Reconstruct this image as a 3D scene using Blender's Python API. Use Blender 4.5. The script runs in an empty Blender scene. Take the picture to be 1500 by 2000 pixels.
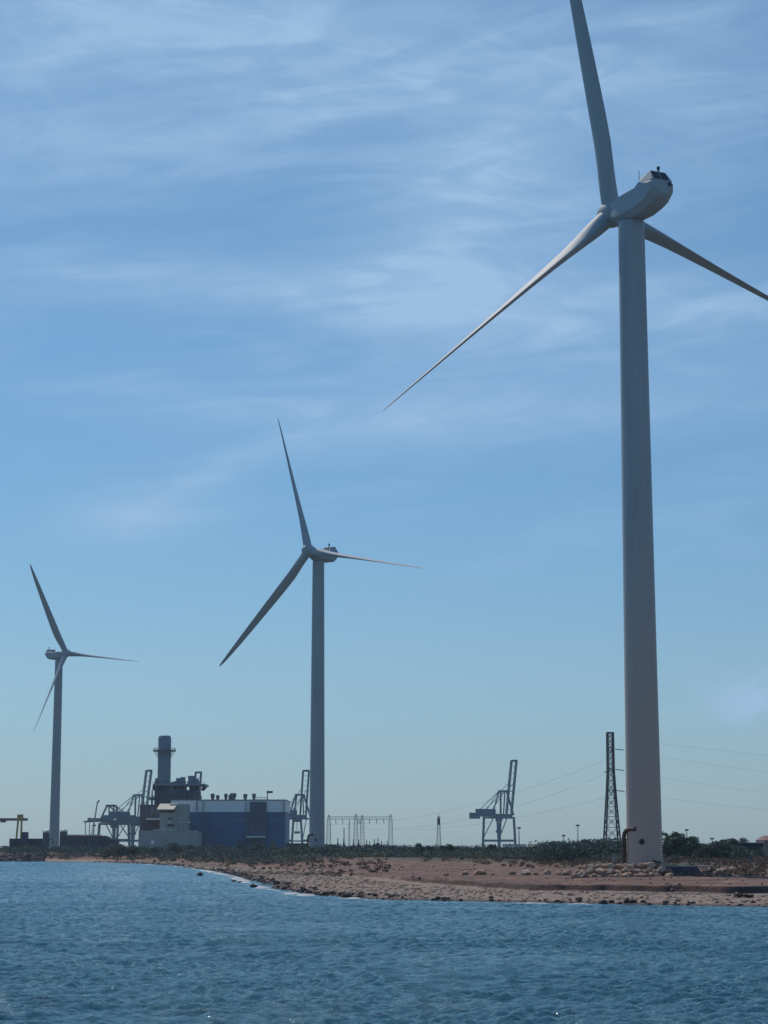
import bpy, math, random
import numpy as np
from mathutils import Vector, Matrix
C = bpy.context.scene.collection
S = bpy.context.scene
PI = math.pi; R = math.radians
# ------------------------------------------------------------------ camera
F = 3900.0; EYE = 5.0; TH = math.atan(653 / F)
cd = bpy.data.cameras.new("camera"); cam = bpy.data.objects.new("camera", cd); C.objects.link(cam)
cd.sensor_fit = 'VERTICAL'; cd.sensor_height = 24; cd.sensor_width = 18; cd.lens = F / 2000 * 24
cd.clip_start = 0.5; cd.clip_end = 40000
cam.location = (0, 0, EYE); cam.rotation_euler = (PI / 2 + TH, 0, 0)
S.camera = cam
# ------------------------------------------------------------------ light
SUN_EL, SUN_AZ = R(52), R(-28)          # azimuth from straight ahead (+Y), negative = left
S.view_settings.view_transform = 'Standard'; S.view_settings.look = 'None'
S.view_settings.exposure = -0.30; S.view_settings.gamma = 1
S.cycles.sample_clamp_indirect = 4
S.cycles.volume_step_rate = 5; S.cycles.volume_max_steps = 64
S.cycles.max_bounces = 6; S.cycles.volume_bounces = 0
sd = bpy.data.lights.new("sun", 'SUN'); sun = bpy.data.objects.new("sun", sd); C.objects.link(sun)
sd.energy = 3.3; sd.angle = R(0.5); sd.color = (1, .91, .80)
sv = Vector((math.sin(SUN_AZ) * math.cos(SUN_EL), math.cos(SUN_AZ) * math.cos(SUN_EL), math.sin(SUN_EL)))
sun.rotation_euler = sv.to_track_quat('Z', 'Y').to_euler(); sun.location = (0, 0, 300)

def N(nt, typ, **kw):
    n = nt.nodes.new(typ)
    for k, v in kw.items():
        if k.startswith('i_'):
            k = k[2:]; k = int(k) if k.isdigit() else k.replace('_', ' ')
            n.inputs[k].default_value = v
        else: setattr(n, k, v)
    return n
def math_(nt, op, a, b=None, c=None, clamp=False):
    n = nt.nodes.new('ShaderNodeMath'); n.operation = op; n.use_clamp = clamp
    for i, v in enumerate((a, b, c)):
        if v is None: continue
        if isinstance(v, (int, float)): n.inputs[i].default_value = v
        else: nt.links.new(v, n.inputs[i])
    return n.outputs[0]
W = bpy.data.worlds.new("World"); S.world = W; W.use_nodes = True
nt = W.node_tree; nt.nodes.clear()
sky = N(nt, 'ShaderNodeTexSky', sky_type='NISHITA', sun_disc=False, sun_elevation=SUN_EL, sun_rotation=SUN_AZ)
sky.air_density = 1.2; sky.dust_density = 0.3; sky.ozone_density = 3.0; sky.altitude = 0
tint = N(nt, 'ShaderNodeMix', data_type='RGBA', blend_type='MULTIPLY'); tint.inputs[0].default_value = 1
nt.links.new(sky.outputs[0], tint.inputs[6])
tc = N(nt, 'ShaderNodeTexCoord'); sx = N(nt, 'ShaderNodeSeparateXYZ'); nt.links.new(tc.outputs['Generated'], sx.inputs[0])
az = math_(nt, 'ARCTAN2', sx.outputs[0], sx.outputs[1]); el = math_(nt, 'ARCSINE', sx.outputs[2])
tr = nt.nodes.new('ShaderNodeValToRGB'); nt.links.new(el, tr.inputs[0])
RAMP = [(0.0, (.50, .77, 1.25, 1)), (.04, (.53, .76, 1.12, 1)), (.09, (.56, .79, 1.02, 1)), (.18, (.53, .80, 1.0, 1)), (.30, (.56, .84, .99, 1)), (.42, (.56, .84, .98, 1)), (1.0, (.46, .97, 1.30, 1))]
for p_, c_ in RAMP[1:-1]: tr.color_ramp.elements.new(p_)
for e_, (p_, c_) in zip(tr.color_ramp.elements, RAMP): e_.position = p_; e_.color = c_
gn = N(nt, 'ShaderNodeMix', data_type='RGBA', blend_type='MULTIPLY'); gn.inputs[0].default_value = 1; nt.links.new(tr.outputs[0], gn.inputs[6]); gn.inputs[7].default_value = (1, 1, 1, 1)
nt.links.new(gn.outputs[2], tint.inputs[7])
def streak(rot, sa, se, scale, detail, rough, lo, hi, seed, dist=.6):
    ca, sn = math.cos(rot), math.sin(rot)
    a2 = math_(nt, 'ADD', math_(nt, 'MULTIPLY', az, ca), math_(nt, 'MULTIPLY', el, sn))
    e2 = math_(nt, 'SUBTRACT', math_(nt, 'MULTIPLY', el, ca), math_(nt, 'MULTIPLY', az, sn))
    cx = N(nt, 'ShaderNodeCombineXYZ'); nt.links.new(math_(nt, 'MULTIPLY', a2, sa), cx.inputs[0])
    nt.links.new(math_(nt, 'MULTIPLY', e2, se), cx.inputs[1]); cx.inputs[2].default_value = seed
    no = N(nt, 'ShaderNodeTexNoise', i_Scale=scale, i_Detail=detail, i_Roughness=rough - .06, i_Distortion=dist)
    nt.links.new(cx.outputs[0], no.inputs['Vector'])
    mr = N(nt, 'ShaderNodeMapRange', interpolation_type='SMOOTHSTEP'); nt.links.new(no.outputs[0], mr.inputs[0])
    mr.inputs[1].default_value = lo; mr.inputs[2].default_value = hi
    return mr.outputs[0]
def blob(px, py, rx, ry, rot=0.0):
    a0 = math.atan((px - 750) / F / math.cos(TH)); e0 = TH + math.atan((1000 - py) / F)
    da = math_(nt, 'SUBTRACT', az, a0); de = math_(nt, 'SUBTRACT', el, e0)
    ca, sn = math.cos(rot), math.sin(rot)
    u = math_(nt, 'MULTIPLY', math_(nt, 'ADD', math_(nt, 'MULTIPLY', da, ca), math_(nt, 'MULTIPLY', de, sn)), F / rx)
    v = math_(nt, 'MULTIPLY', math_(nt, 'SUBTRACT', math_(nt, 'MULTIPLY', de, ca), math_(nt, 'MULTIPLY', da, sn)), F / ry)
    d = math_(nt, 'ADD', math_(nt, 'POWER', math_(nt, 'ABSOLUTE', u), 2), math_(nt, 'POWER', math_(nt, 'ABSOLUTE', v), 2))
    return math_(nt, 'POWER', 2.718, math_(nt, 'MULTIPLY', d, -1.0))
big = streak(R(8), 7, 18, 1.0, 4, .55, .38, .68, 3.1)
fine = streak(R(6), 9, 48, 1.0, 6, .60, .36, .72, 8.4, 1.2)
fine2 = streak(R(-14), 16, 52, 1.3, 6, .6, .42, .75, 1.7, 1.0)
tot = None
for (px, py, rx, ry, rot, s) in [(60, 60, 620, 170, .05, .72), (720, 80, 460, 150, -.1, .6), (1350, 180, 320, 220, .2, .55),
        (900, 430, 240, 180, .15, .75), (860, 580, 560, 75, -.04, .7), (980, 330, 160, 60, .4, .4), (60, 320, 300, 110, .1, .42), (300, 560, 420, 46, .04, .42),
        (1150, 800, 520, 60, .07, .5), (520, 790, 460, 45, -.05, .36), (250, 1020, 125, 52, .05, .62), (390, 940, 95, 28, .4, .5),
        (1000, 690, 360, 90, .1, .35), (650, 860, 260, 40, .15, .26), (500, 240, 350, 80, .2, .28), (1440, 640, 200, 90, .1, .3)]:
    b = math_(nt, 'MULTIPLY', blob(px, py, rx, ry, rot), s)
    tot = b if tot is None else math_(nt, 'ADD', tot, b)
tex = math_(nt, 'ADD', math_(nt, 'MULTIPLY', fine, .34), math_(nt, 'MULTIPLY', fine2, .22))
tex = math_(nt, 'ADD', tex, .47)
cloud = math_(nt, 'MULTIPLY', tot, tex)
hi_ = N(nt, 'ShaderNodeMapRange', interpolation_type='SMOOTHSTEP'); nt.links.new(el, hi_.inputs[0]); hi_.inputs[1].default_value = .06; hi_.inputs[2].default_value = .2
cloud = math_(nt, 'ADD', cloud, math_(nt, 'MULTIPLY', math_(nt, 'MULTIPLY', big, fine), math_(nt, 'MULTIPLY', hi_.outputs[0], .22)))
cloud = math_(nt, 'ADD', cloud, math_(nt, 'MULTIPLY', hi_.outputs[0], .05))
cum = streak(0, 42, 50, 1.0, 6, .62, .36, .60, 2.2, .3)
cloud = math_(nt, 'ADD', cloud, math_(nt, 'MULTIPLY', math_(nt, 'MULTIPLY', cum, blob(1465, 1375, 90, 62)), .8))
cloud = math_(nt, 'MINIMUM', cloud, .85)
up = math_(nt, 'GREATER_THAN', sx.outputs[2], 0.0)
cloud = math_(nt, 'MULTIPLY', cloud, up)
mx = N(nt, 'ShaderNodeMix', data_type='RGBA'); nt.links.new(cloud, mx.inputs[0]); nt.links.new(tint.outputs[2], mx.inputs[6])
mx.inputs[7].default_value = (4.6, 6.9, 9.8, 1)
bg = N(nt, 'ShaderNodeBackground'); nt.links.new(mx.outputs[2], bg.inputs[0]); bg.inputs[1].default_value = 0.10
wo = N(nt, 'ShaderNodeOutputWorld'); nt.links.new(bg.outputs[0], wo.inputs[0])

# ------------------------------------------------------------------ helpers
def at(px, py, Y):
    v = (1000 - py) / F; fw = math.cos(TH) - math.sin(TH) * v; zz = math.sin(TH) + math.cos(TH) * v
    return Vector(((px - 750) / F / fw * Y, Y, EYE + zz / fw * Y))
MATS = {}
def mat(name, col, rough=.6, var=.12, scale=1.0, col2=None, bump=0, metallic=0, thr=None, obj=False):
    if name in MATS: return MATS[name]
    m = bpy.data.materials.new(name); m.use_nodes = True; t = m.node_tree; p = t.nodes['Principled BSDF']
    p.inputs['Roughness'].default_value = rough; p.inputs['Metallic'].default_value = metallic
    tcn = t.nodes.new('ShaderNodeTexCoord'); no = N(t, 'ShaderNodeTexNoise', i_Scale=scale, i_Detail=6, i_Roughness=.62)
    t.links.new(tcn.outputs['Object'], no.inputs['Vector'])
    mr = N(t, 'ShaderNodeMapRange'); t.links.new(no.outputs[0], mr.inputs[0])
    lo, hi = thr or (.3, .7); mr.inputs[1].default_value = lo; mr.inputs[2].default_value = hi
    mx = N(t, 'ShaderNodeMix', data_type='RGBA'); t.links.new(mr.outputs[0], mx.inputs[0])
    c1 = [c * (1 - var) for c in col]; c2 = col2 or [min(1, c * (1 + var)) for c in col]
    mx.inputs[6].default_value = (*c1, 1); mx.inputs[7].default_value = (*c2, 1)
    t.links.new(mx.outputs[2], p.inputs['Base Color'])
    if bump:
        b = N(t, 'ShaderNodeBump', i_Strength=1.0, i_Distance=bump); n2 = N(t, 'ShaderNodeTexNoise', i_Scale=scale * 4, i_Detail=4)
        t.links.new(tcn.outputs['Object'], n2.inputs['Vector']); t.links.new(n2.outputs[0], b.inputs['Height']); t.links.new(b.outputs[0], p.inputs['Normal'])
    MATS[name] = m; return m
class MB:
    def __init__(s): s.v = []; s.f = []
    def add(s, vs, fs):
        o = len(s.v); s.v += [tuple(v) for v in vs]; s.f += [tuple(i + o for i in f) for f in fs]; return s
    def box(s, x0, x1, y0, y1, z0, z1):
        vs = [(x, y, z) for z in (z0, z1) for y in (y0, y1) for x in (x0, x1)]
        return s.add(vs, [(0, 2, 3, 1), (4, 5, 7, 6), (0, 1, 5, 4), (2, 6, 7, 3), (0, 4, 6, 2), (1, 3, 7, 5)])
    def bar(s, a, b, w, d=None):
        a = Vector(a); b = Vector(b); d = d or w; z = (b - a)
        if z.length < 1e-6: return s
        z.normalize(); x = z.cross(Vector((0, 0, 1)) if abs(z.z) < .95 else Vector((0, 1, 0))).normalized(); y = z.cross(x)
        vs = [p + x * i * w / 2 + y * j * d / 2 for p in (a, b) for j in (-1, 1) for i in (-1, 1)]
        return s.add(vs, [(0, 2, 3, 1), (4, 5, 7, 6), (0, 1, 5, 4), (2, 6, 7, 3), (0, 4, 6, 2), (1, 3, 7, 5)])
    def tube(s, pts, r, n=8):
        pts = [Vector(p) for p in pts]; rs = r if isinstance(r, (list, tuple)) else [r] * len(pts); vs = []; fs = []
        ref = None
        for i, p in enumerate(pts):
            d = (pts[min(i + 1, len(pts) - 1)] - pts[max(i - 1, 0)]).normalized()
            if ref is None: ref = d.cross(Vector((0, 0, 1)) if abs(d.z) < .9 else Vector((0, 1, 0))).normalized()
            x = (ref - d * ref.dot(d)).normalized(); ref = x; y = d.cross(x)
            vs += [p + (x * math.cos(2 * PI * k / n) + y * math.sin(2 * PI * k / n)) * rs[i] for k in range(n)]
        for i in range(len(pts) - 1):
            fs += [(i * n + k, i * n + (k + 1) % n, (i + 1) * n + (k + 1) % n, (i + 1) * n + k) for k in range(n)]
        fs += [tuple(range(n))[::-1], tuple((len(pts) - 1) * n + k for k in range(n))]
        return s.add(vs, fs)
    def lathe(s, prof, c=(0, 0), n=32):
        vs = [(c[0] + r * math.cos(2 * PI * k / n), c[1] + r * math.sin(2 * PI * k / n), z) for r, z in prof for k in range(n)]
        fs = [(i * n + k, i * n + (k + 1) % n, (i + 1) * n + (k + 1) % n, (i + 1) * n + k) for i in range(len(prof) - 1) for k in range(n)]
        fs += [tuple(range(n))[::-1], tuple((len(prof) - 1) * n + k for k in range(n))]
        return s.add(vs, fs)
    def loft(s, rings):
        n = len(rings[0]); vs = [p for r in rings for p in r]
        fs = [(i * n + k, i * n + (k + 1) % n, (i + 1) * n + (k + 1) % n, (i + 1) * n + k) for i in range(len(rings) - 1) for k in range(n)]
        fs += [tuple(range(n))[::-1], tuple((len(rings) - 1) * n + k for k in range(n))]
        return s.add(vs, fs)
    def build(s, name, m, parent=None, o=(0, 0, 0), smooth=False, bevel=0):
        me = bpy.data.meshes.new(name); me.from_pydata([(v[0] - o[0], v[1] - o[1], v[2] - o[2]) for v in s.v], [], s.f); me.materials.append(m)
        if smooth:
            me.polygons.foreach_set('use_smooth', [True] * len(me.polygons))
            me.update()
            try: me.set_sharp_from_angle(angle=R(40))
            except Exception: pass
        ob = bpy.data.objects.new(name, me); C.objects.link(ob); ob.parent = parent
        if not parent: ob.location = o
        if bevel:
            b = ob.modifiers.new('bevel', 'BEVEL'); b.width = bevel; b.segments = 2
        return ob
def npmesh(name, V, Fq, m, smooth=False):
    me = bpy.data.meshes.new(name); V = np.asarray(V, 'f'); Fq = np.asarray(Fq, 'i'); k = Fq.shape[1]
    me.vertices.add(len(V)); me.vertices.foreach_set('co', V.ravel())
    me.loops.add(Fq.size); me.loops.foreach_set('vertex_index', Fq.ravel())
    me.polygons.add(len(Fq)); me.polygons.foreach_set('loop_start', np.arange(0, Fq.size, k, dtype='i'))
    if smooth: me.polygons.foreach_set('use_smooth', np.ones(len(Fq), bool))
    for mm in (m if isinstance(m, list) else [m]): me.materials.append(mm)
    me.update(calc_edges=True); ob = bpy.data.objects.new(name, me); C.objects.link(ob); return ob
def tag(o, label=None, cat=None, group=None, kind=None):
    if label: o['label'] = label
    if cat: o['category'] = cat
    if group: o['group'] = group
    if kind: o['kind'] = kind
    return o
def thing(name, label, cat, loc=(0, 0, 0), rz=0, group=None):
    o = bpy.data.objects.new(name, None); C.objects.link(o); o.location = loc; o.rotation_euler = (0, 0, rz); o.empty_display_size = .5
    return tag(o, label, cat, group)
def copy_tree(o, parent=None):
    c = o.copy(); C.objects.link(c); c.parent = parent
    for ch in [x for x in bpy.data.objects if x.parent == o]: copy_tree(ch, c)
    return c
# numpy value noise
rng0 = np.random.default_rng(7); LAT = rng0.random((512, 512))
def vn(x, y):
    xi = np.floor(x).astype(int); yi = np.floor(y).astype(int); fx = x - xi; fy = y - yi
    fx = fx * fx * (3 - 2 * fx); fy = fy * fy * (3 - 2 * fy)
    g = lambda a, b: LAT[a % 512, b % 512]
    return (g(xi, yi) * (1 - fx) + g(xi + 1, yi) * fx) * (1 - fy) + (g(xi, yi + 1) * (1 - fx) + g(xi + 1, yi + 1) * fx) * fy
def fbm(x, y, o=4):
    s = 0; a = .5; t = 0
    for i in range(o): s = s + a * vn(x + 17 * i, y + 31 * i); t += a; x = x * 2.03; y = y * 2.03; a *= .5
    return s / t
# ------------------------------------------------------------------ terrain
GZ = 2.65
def shore_pt(px, py):
    p = at(px, py, 1.0); Y = EYE / (EYE - p.z); q = at(px, py, Y); return (q.x, q.y)
SH = [(-3000, 740), (-500, 690), (-200, 668)] + [shore_pt(*q) for q in [(0, 1682.5), (80, 1683), (180, 1684), (270, 1686.5), (350, 1691), (400, 1698), (440, 1705), (480, 1714),
      (520, 1727), (545, 1735), (575, 1741), (620, 1748), (680, 1753), (760, 1757), (900, 1760), (1050, 1763), (1200, 1766), (1350, 1769), (1500, 1771)]] + [(60, 163), (150, 150), (500, 120), (3000, 60)]
SHA = np.array(SH)
def sdist(x, y):
    x = np.asarray(x, float); y = np.asarray(y, float); best = np.full(x.shape, 1e18); sg = np.zeros(x.shape); 
    for i in range(len(SHA) - 1):
        a, b = SHA[i], SHA[i + 1]; d = b - a; L2 = d @ d
        t = np.clip(((x - a[0]) * d[0] + (y - a[1]) * d[1]) / L2, 0, 1)
        qx = a[0] + t * d[0]; qy = a[1] + t * d[1]; D = (x - qx) ** 2 + (y - qy) ** 2
        cr = d[0] * (y - a[1]) - d[1] * (x - a[0]); m = D < best - 1e-9
        best = np.where(m, D, best); sg = np.where(m, np.sign(cr), sg)
    return np.sqrt(best) * sg
def ground(x, y):
    x = np.asarray(x, float); y = np.asarray(y, float)
    s = sdist(x, y) + (fbm(x * .25, y * .25) - .5) * 2.2 + (fbm(x * .05 + 9, y * .05) - .5) * 2.5 * np.clip((y - 100) / 200, 0, 1)
    k = np.clip((y - 190) / 260, 0, 1); w = 1 - .62 * k           # narrower beach far away
    u = s / w
    bank = 1 - k * .8
    uu = u + (fbm(x * .12 + 40, y * .03) - .5) * 7
    z = np.interp(u, [-60, -4, 0, 3, 19], [-4, -.35, 0, .30, .58])
    z = z + bank * np.interp(uu, [20, 20.45], [0, .66]) + (1 - bank) * np.interp(u, [14, 40], [0, .62])
    z = z + np.interp(u, [22, 60, 76], [0, .55, GZ - 1.2])
    z = z + (fbm(x * .6, y * .6) - .5) * .22 * np.clip(u / 6, 0, 1) + (fbm(x * .07, y * .07) - .5) * .5 * np.clip((u - 60) / 40, 0, 1)
    return z
def gz(x, y): return float(ground(np.array([x]), np.array([y]))[0])
ys = np.concatenate([np.arange(60, 160, 5), np.arange(160, 182, .3), np.arange(182, 208, .13), np.arange(208, 262, .3), np.arange(262, 720, 1.6), np.geomspace(720, 3600, 40)])
ss = np.concatenate([-np.geomspace(3, .27, 24), np.arange(-.26, .2601, .0011), np.geomspace(.27, 3, 24)])
SX, YY = np.meshgrid(ss, ys); XX = SX * YY
ZZ = ground(XX, YY)
ZZ = np.where(np.abs(SX) > .26, ZZ - .05, ZZ)
nr, nc = XX.shape
def gridfaces(nr, nc):
    i = np.arange(nr - 1)[:, None] * nc + np.arange(nc - 1)[None]; i = i.ravel(); return np.stack([i, i + 1, i + nc + 1, i + nc], 1)
gm = bpy.data.materials.new("ground soil"); gm.use_nodes = True; t = gm.node_tree; P = t.nodes['Principled BSDF']; P.inputs['Roughness'].default_value = .95
geo = t.nodes.new('ShaderNodeNewGeometry'); sp = t.nodes.new('ShaderNodeSeparateXYZ'); t.links.new(geo.outputs['Position'], sp.inputs[0])
def gnoise(scale, det=5, r=.65, st=None):
    n = N(t, 'ShaderNodeTexNoise', i_Scale=scale, i_Detail=det, i_Roughness=r)
    if st:
        mp = N(t, 'ShaderNodeMapping'); mp.inputs['Scale'].default_value = st; t.links.new(geo.outputs['Position'], mp.inputs[0]); t.links.new(mp.outputs[0], n.inputs['Vector'])
    else: t.links.new(geo.outputs['Position'], n.inputs['Vector'])
    return n.outputs[0]
def mixc(f, a, b):
    n = N(t, 'ShaderNodeMix', data_type='RGBA')
    if isinstance(f, float): n.inputs[0].default_value = f
    else: t.links.new(f, n.inputs[0])
    for i, c in ((6, a), (7, b)):
        if isinstance(c, tuple): n.inputs[i].default_value = (*c, 1)
        else: t.links.new(c, n.inputs[i])
    return n.outputs[2]
def rmp(s, lo, hi):
    n = N(t, 'ShaderNodeMapRange'); t.links.new(s, n.inputs[0]); n.inputs[1].default_value = lo; n.inputs[2].default_value = hi; return n.outputs[0]
peb = mixc(rmp(gnoise(2.2, 4, .7), .38, .62), (.14, .10, .08), (.44, .32, .25))
soil = mixc(rmp(gnoise(.5, 6, .7), .35, .65), (.17, .085, .060), (.34, .19, .132))
soil = mixc(rmp(gnoise(.12, 6, .7, (1, 2.5, 1)), .45, .62), soil, (.12, .085, .06))
soil = mixc(rmp(gnoise(.5, 5, .6, (.14, 1.1, 1)), .44, .60), soil, (.12, .062, .048))
c = mixc(rmp(math_(t, 'ADD', sp.outputs[2], math_(t, 'MULTIPLY', gnoise(.4), .3)), .75, .95), peb, soil)
veg = mixc(rmp(gnoise(.3, 6), .4, .6), (.05, .055, .035), (.13, .10, .07))
c = mixc(rmp(math_(t, 'ADD', sp.outputs[2], math_(t, 'MULTIPLY', gnoise(.2), .5)), 2.35, 2.75), c, veg)
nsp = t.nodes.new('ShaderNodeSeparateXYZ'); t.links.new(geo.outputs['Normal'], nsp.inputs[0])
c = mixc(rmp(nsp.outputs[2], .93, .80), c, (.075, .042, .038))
wet = rmp(sp.outputs[2], .02, .22)
c = mixc(wet, (.045, .035, .032), c)
t.links.new(c, P.inputs['Base Color'])
bp = N(t, 'ShaderNodeBump', i_Strength=1.0, i_Distance=.25); t.links.new(gnoise(3, 5, .7), bp.inputs['Height']); t.links.new(bp.outputs[0], P.inputs['Normal'])
gr = npmesh('ground', np.stack([XX, YY, ZZ], -1).reshape(-1, 3), gridfaces(nr, nc), gm, True); tag(gr, kind='structure')
# ------------------------------------------------------------------ water
wy = np.concatenate([np.geomspace(3, 40, 24), np.arange(40.6, 52, .2), np.arange(52, 110, .12), np.arange(110, 180, .2), np.arange(180, 290, .35), np.arange(290, 720, .6), [760, 900]])
wss = np.concatenate([-np.geomspace(12, .62, 26), np.arange(-.6, -.22, .004), np.arange(-.22, .2201, .0011), np.arange(.224, .6, .004), np.geomspace(.62, 12, 26)])
SX, WY = np.meshgrid(wss, wy); WX = SX * WY
rw = np.random.default_rng(3); WZ = np.zeros_like(WX); DX = np.zeros_like(WX)
wx_ = WX + (fbm(WX * .05, WY * .05, 3) - .5) * 14; wy_ = WY + (fbm(WX * .05 + 50, WY * .05 + 9, 3) - .5) * 14
dyl = np.where(WY < 52, .4, np.where(WY < 110, .12, np.where(WY < 180, .2, np.where(WY < 290, .35, .6))))
for i in range(90):
    lam = float(np.exp(rw.uniform(np.log(.28), np.log(2.1)))); ang = rw.normal(R(-70), R(34)); k = 2 * PI / lam
    A = .0092 * lam ** .8 * rw.uniform(.6, 1.3)
    ph = k * (wx_ * math.cos(ang) + wy_ * math.sin(ang)) + rw.uniform(0, 6.28)
    fade = np.clip(1.6 - np.maximum(WY * np.where(np.abs(SX) > .221, .004, .0011), dyl) * 2.4 / lam, 0, 1)
    fade = np.where((WY > 180) & (lam > .6), np.maximum(fade, .75), fade)
    WZ += A * fade * (1 + .9 * np.clip((WY - 160) / 300, 0, 1)) * (np.exp(np.sin(ph)) - 1.27) * .75
gust = .75 + .5 * fbm(WX * .03, WY * .012, 3); WZ *= gust
WZ = WZ * np.clip((.61 - np.abs(SX)) / .15, 0, 1); WZ *= np.clip(-sdist(WX, WY) / 6, .35, 1)
wm = bpy.data.materials.new("sea water"); wm.use_nodes = True; t = wm.node_tree; P = t.nodes['Principled BSDF']
P.inputs['Roughness'].default_value = .05; P.inputs['IOR'].default_value = 1.333
geo = t.nodes.new('ShaderNodeNewGeometry')
t.links.new(mixc(rmp(gnoise(.03, 4, .6), .35, .65), (.05, .175, .235), (.06, .20, .26)), P.inputs['Base Color'])
b1 = N(t, 'ShaderNodeBump', i_Strength=1.0, i_Distance=.28); t.links.new(gnoise(2.6, 6, .68, (.7, 1.3, 1)), b1.inputs['Height'])
b2 = N(t, 'ShaderNodeBump', i_Strength=1.0, i_Distance=.15); t.links.new(gnoise(7, 4, .65), b2.inputs['Height']); t.links.new(b1.outputs[0], b2.inputs['Normal'])
t.links.new(b2.outputs[0], P.inputs['Normal'])
wt = npmesh('water', np.stack([WX, WY, WZ], -1).reshape(-1, 3), gridfaces(*WX.shape), wm, True); tag(wt, kind='structure')
# foam: low breakers along the waterline
fm = mat('sea foam', (.40, .42, .43), .7, .1, 3, bump=.05)
V = []; Fq = []
cum = np.concatenate([[0], np.cumsum(np.hypot(*np.diff(SHA, axis=0).T))])
def shore_at(s):
    return np.array([np.interp(s, cum, SHA[:, 0]), np.interp(s, cum, SHA[:, 1])])
rf = random.Random(4)
s0, s1 = cum[4], cum[-5]; s = s0; run = 0; nring = 7; prev = None
while s < s1 + 15:
    p = shore_at(s); q = shore_at(s + .5); d = (q - p) / np.linalg.norm(q - p); nrm = np.array([d[1], -d[0]])
    if True:
        px = 750 + F * p[0] / p[1]
    den = float(fbm(np.array([s * .21]), np.array([3.3]), 3)[0])
    thr = .49 if 400 < px < 560 else .46 if 560 <= px < 800 else (.58 if px >= 800 else .52)
    a = max(0, den - thr) * 6; hgt = min(1, a) * (.24 if 400 < px < 800 else .10) * rf.uniform(.6, 1.1)
    if a > 0:
        off = .9 + 1.8 * float(fbm(np.array([s * .08]), np.array([8.3]), 2)[0]); wd = .35 + .7 * min(1, a)
        ring = []
        for k in range(nring):
            u = k / (nring - 1); hh = math.sin(PI * u) ** .7 * hgt * rf.uniform(.75, 1.2)
            xy = p + nrm * (off + (u - .5) * wd * 2); ring.append((xy[0], xy[1], -.03 + hh))
        V += ring
        if prev: Fq += [(len(V) - 2 * nring + k, len(V) - 2 * nring + k + 1, len(V) - nring + k + 1, len(V) - nring + k) for k in range(nring - 1)]
        prev = True
    else: prev = None
    s += .35 if p[1] < 320 else .9
tag(npmesh('foam', V, Fq, fm, False), kind='stuff')
# ------------------------------------------------------------------ rocks
def ico(sub):
    import bmesh
    bm = bmesh.new(); bmesh.ops.create_icosphere(bm, subdivisions=sub, radius=1); v = np.array([x.co[:] for x in bm.verts]); f = np.array([[w.index for w in x.verts] for x in bm.faces]); bm.free(); return v, f
IV, IF = ico(1); IV3, IF3 = ico(3)
stone = mat('pale stone', (.40, .265, .19), .95, .3, 1.6, bump=.06); stone_d = mat('dark wet stone', (.04, .035, .038), .95, .3, 2, bump=.04)
stone_g = mat('buff stone', (.42, .32, .235), .95, .25, 1.6, bump=.06); stone_r = mat('reddish stone', (.26, .16, .13), .95, .3, 1.6, bump=.06)
rr = np.random.default_rng(11)
def scatter(n, px0, px1, s0, s1, r0, r1, m, seed):
    rg = np.random.default_rng(seed); V = []; Fc = []
    i0 = 0
    idx = []
    # random points near the shore, uniformly in picture-width bands along the coast
    L0, L1 = cum[5], cum[-3]
    tries = rg.uniform(0, 1, n * 3); 
    for u in tries:
        if len(idx) >= n: break
        s = L1 - (L1 - L0) * u ** 1.6; p = shore_at(s); q = shore_at(s + .5); d = (q - p) / np.linalg.norm(q - p)
        w = 1 - .62 * min(1, max(0, (p[1] - 190) / 260)); off = rg.uniform(s0, s1) * w
        x, y = p + np.array([-d[1], d[0]]) * off
        idx.append((x, y))
    pts = np.array(idx); z = ground(pts[:, 0], pts[:, 1]); rad = r0 * (r1 / r0) ** (rg.random(len(pts)) ** 2.2)
    n_ = len(pts); sc = rad[:, None] * rg.uniform(.6, 1.25, (n_, 3)) * np.array([1, 1, .62])
    a = rg.uniform(0, 6.28, n_); ca, sa = np.cos(a), np.sin(a)
    jit = 1 + rg.normal(0, .16, (n_, len(IV), 1)); vv = IV[None] * jit * sc[:, None]
    x = vv[..., 0] * ca[:, None] - vv[..., 1] * sa[:, None]; y = vv[..., 0] * sa[:, None] + vv[..., 1] * ca[:, None]
    vv = np.stack([x + pts[:, :1], y + pts[:, 1:], vv[..., 2] + (z + rad * .2)[:, None]], -1).reshape(-1, 3)
    ff = (IF[None] + (np.arange(n_) * len(IV))[:, None, None]).reshape(-1, 3)
    return vv, ff
def stuffrocks(name, m, *a):
    vv, ff = scatter(*a[:3], *a[3:7], m, a[7]); return tag(npmesh(name, vv, ff, m), kind='stuff')
stuffrocks('pebbles', stone, 7500, 0, 0, -.5, 17, .05, .28, 1)
stuffrocks('shingle', stone_g, 4800, 0, 0, 1, 18, .05, .26, 2)
stuffrocks('wet_stones', stone_d, 1500, 0, 0, -.8, 2.6, .12, .5, 3)
stuffrocks('gravel', stone_r, 1800, 0, 0, 20, 62, .06, .30, 4)
PROTO = []
for i in range(8):
    rg = np.random.default_rng(50 + i); v = IV3.copy()
    for k in range(14):                                 # knock facets off the sphere
        d = rg.normal(size=3); d /= np.linalg.norm(d); c_ = rg.uniform(.55, .85); pr = v @ d; over = np.clip(pr - c_, 0, None); v = v - over[:, None] * d
    v *= rg.uniform(.85, 1.2, 3) * np.array([1.1, 1, .8])
    PROTO.append(v)
NB = {}
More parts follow.
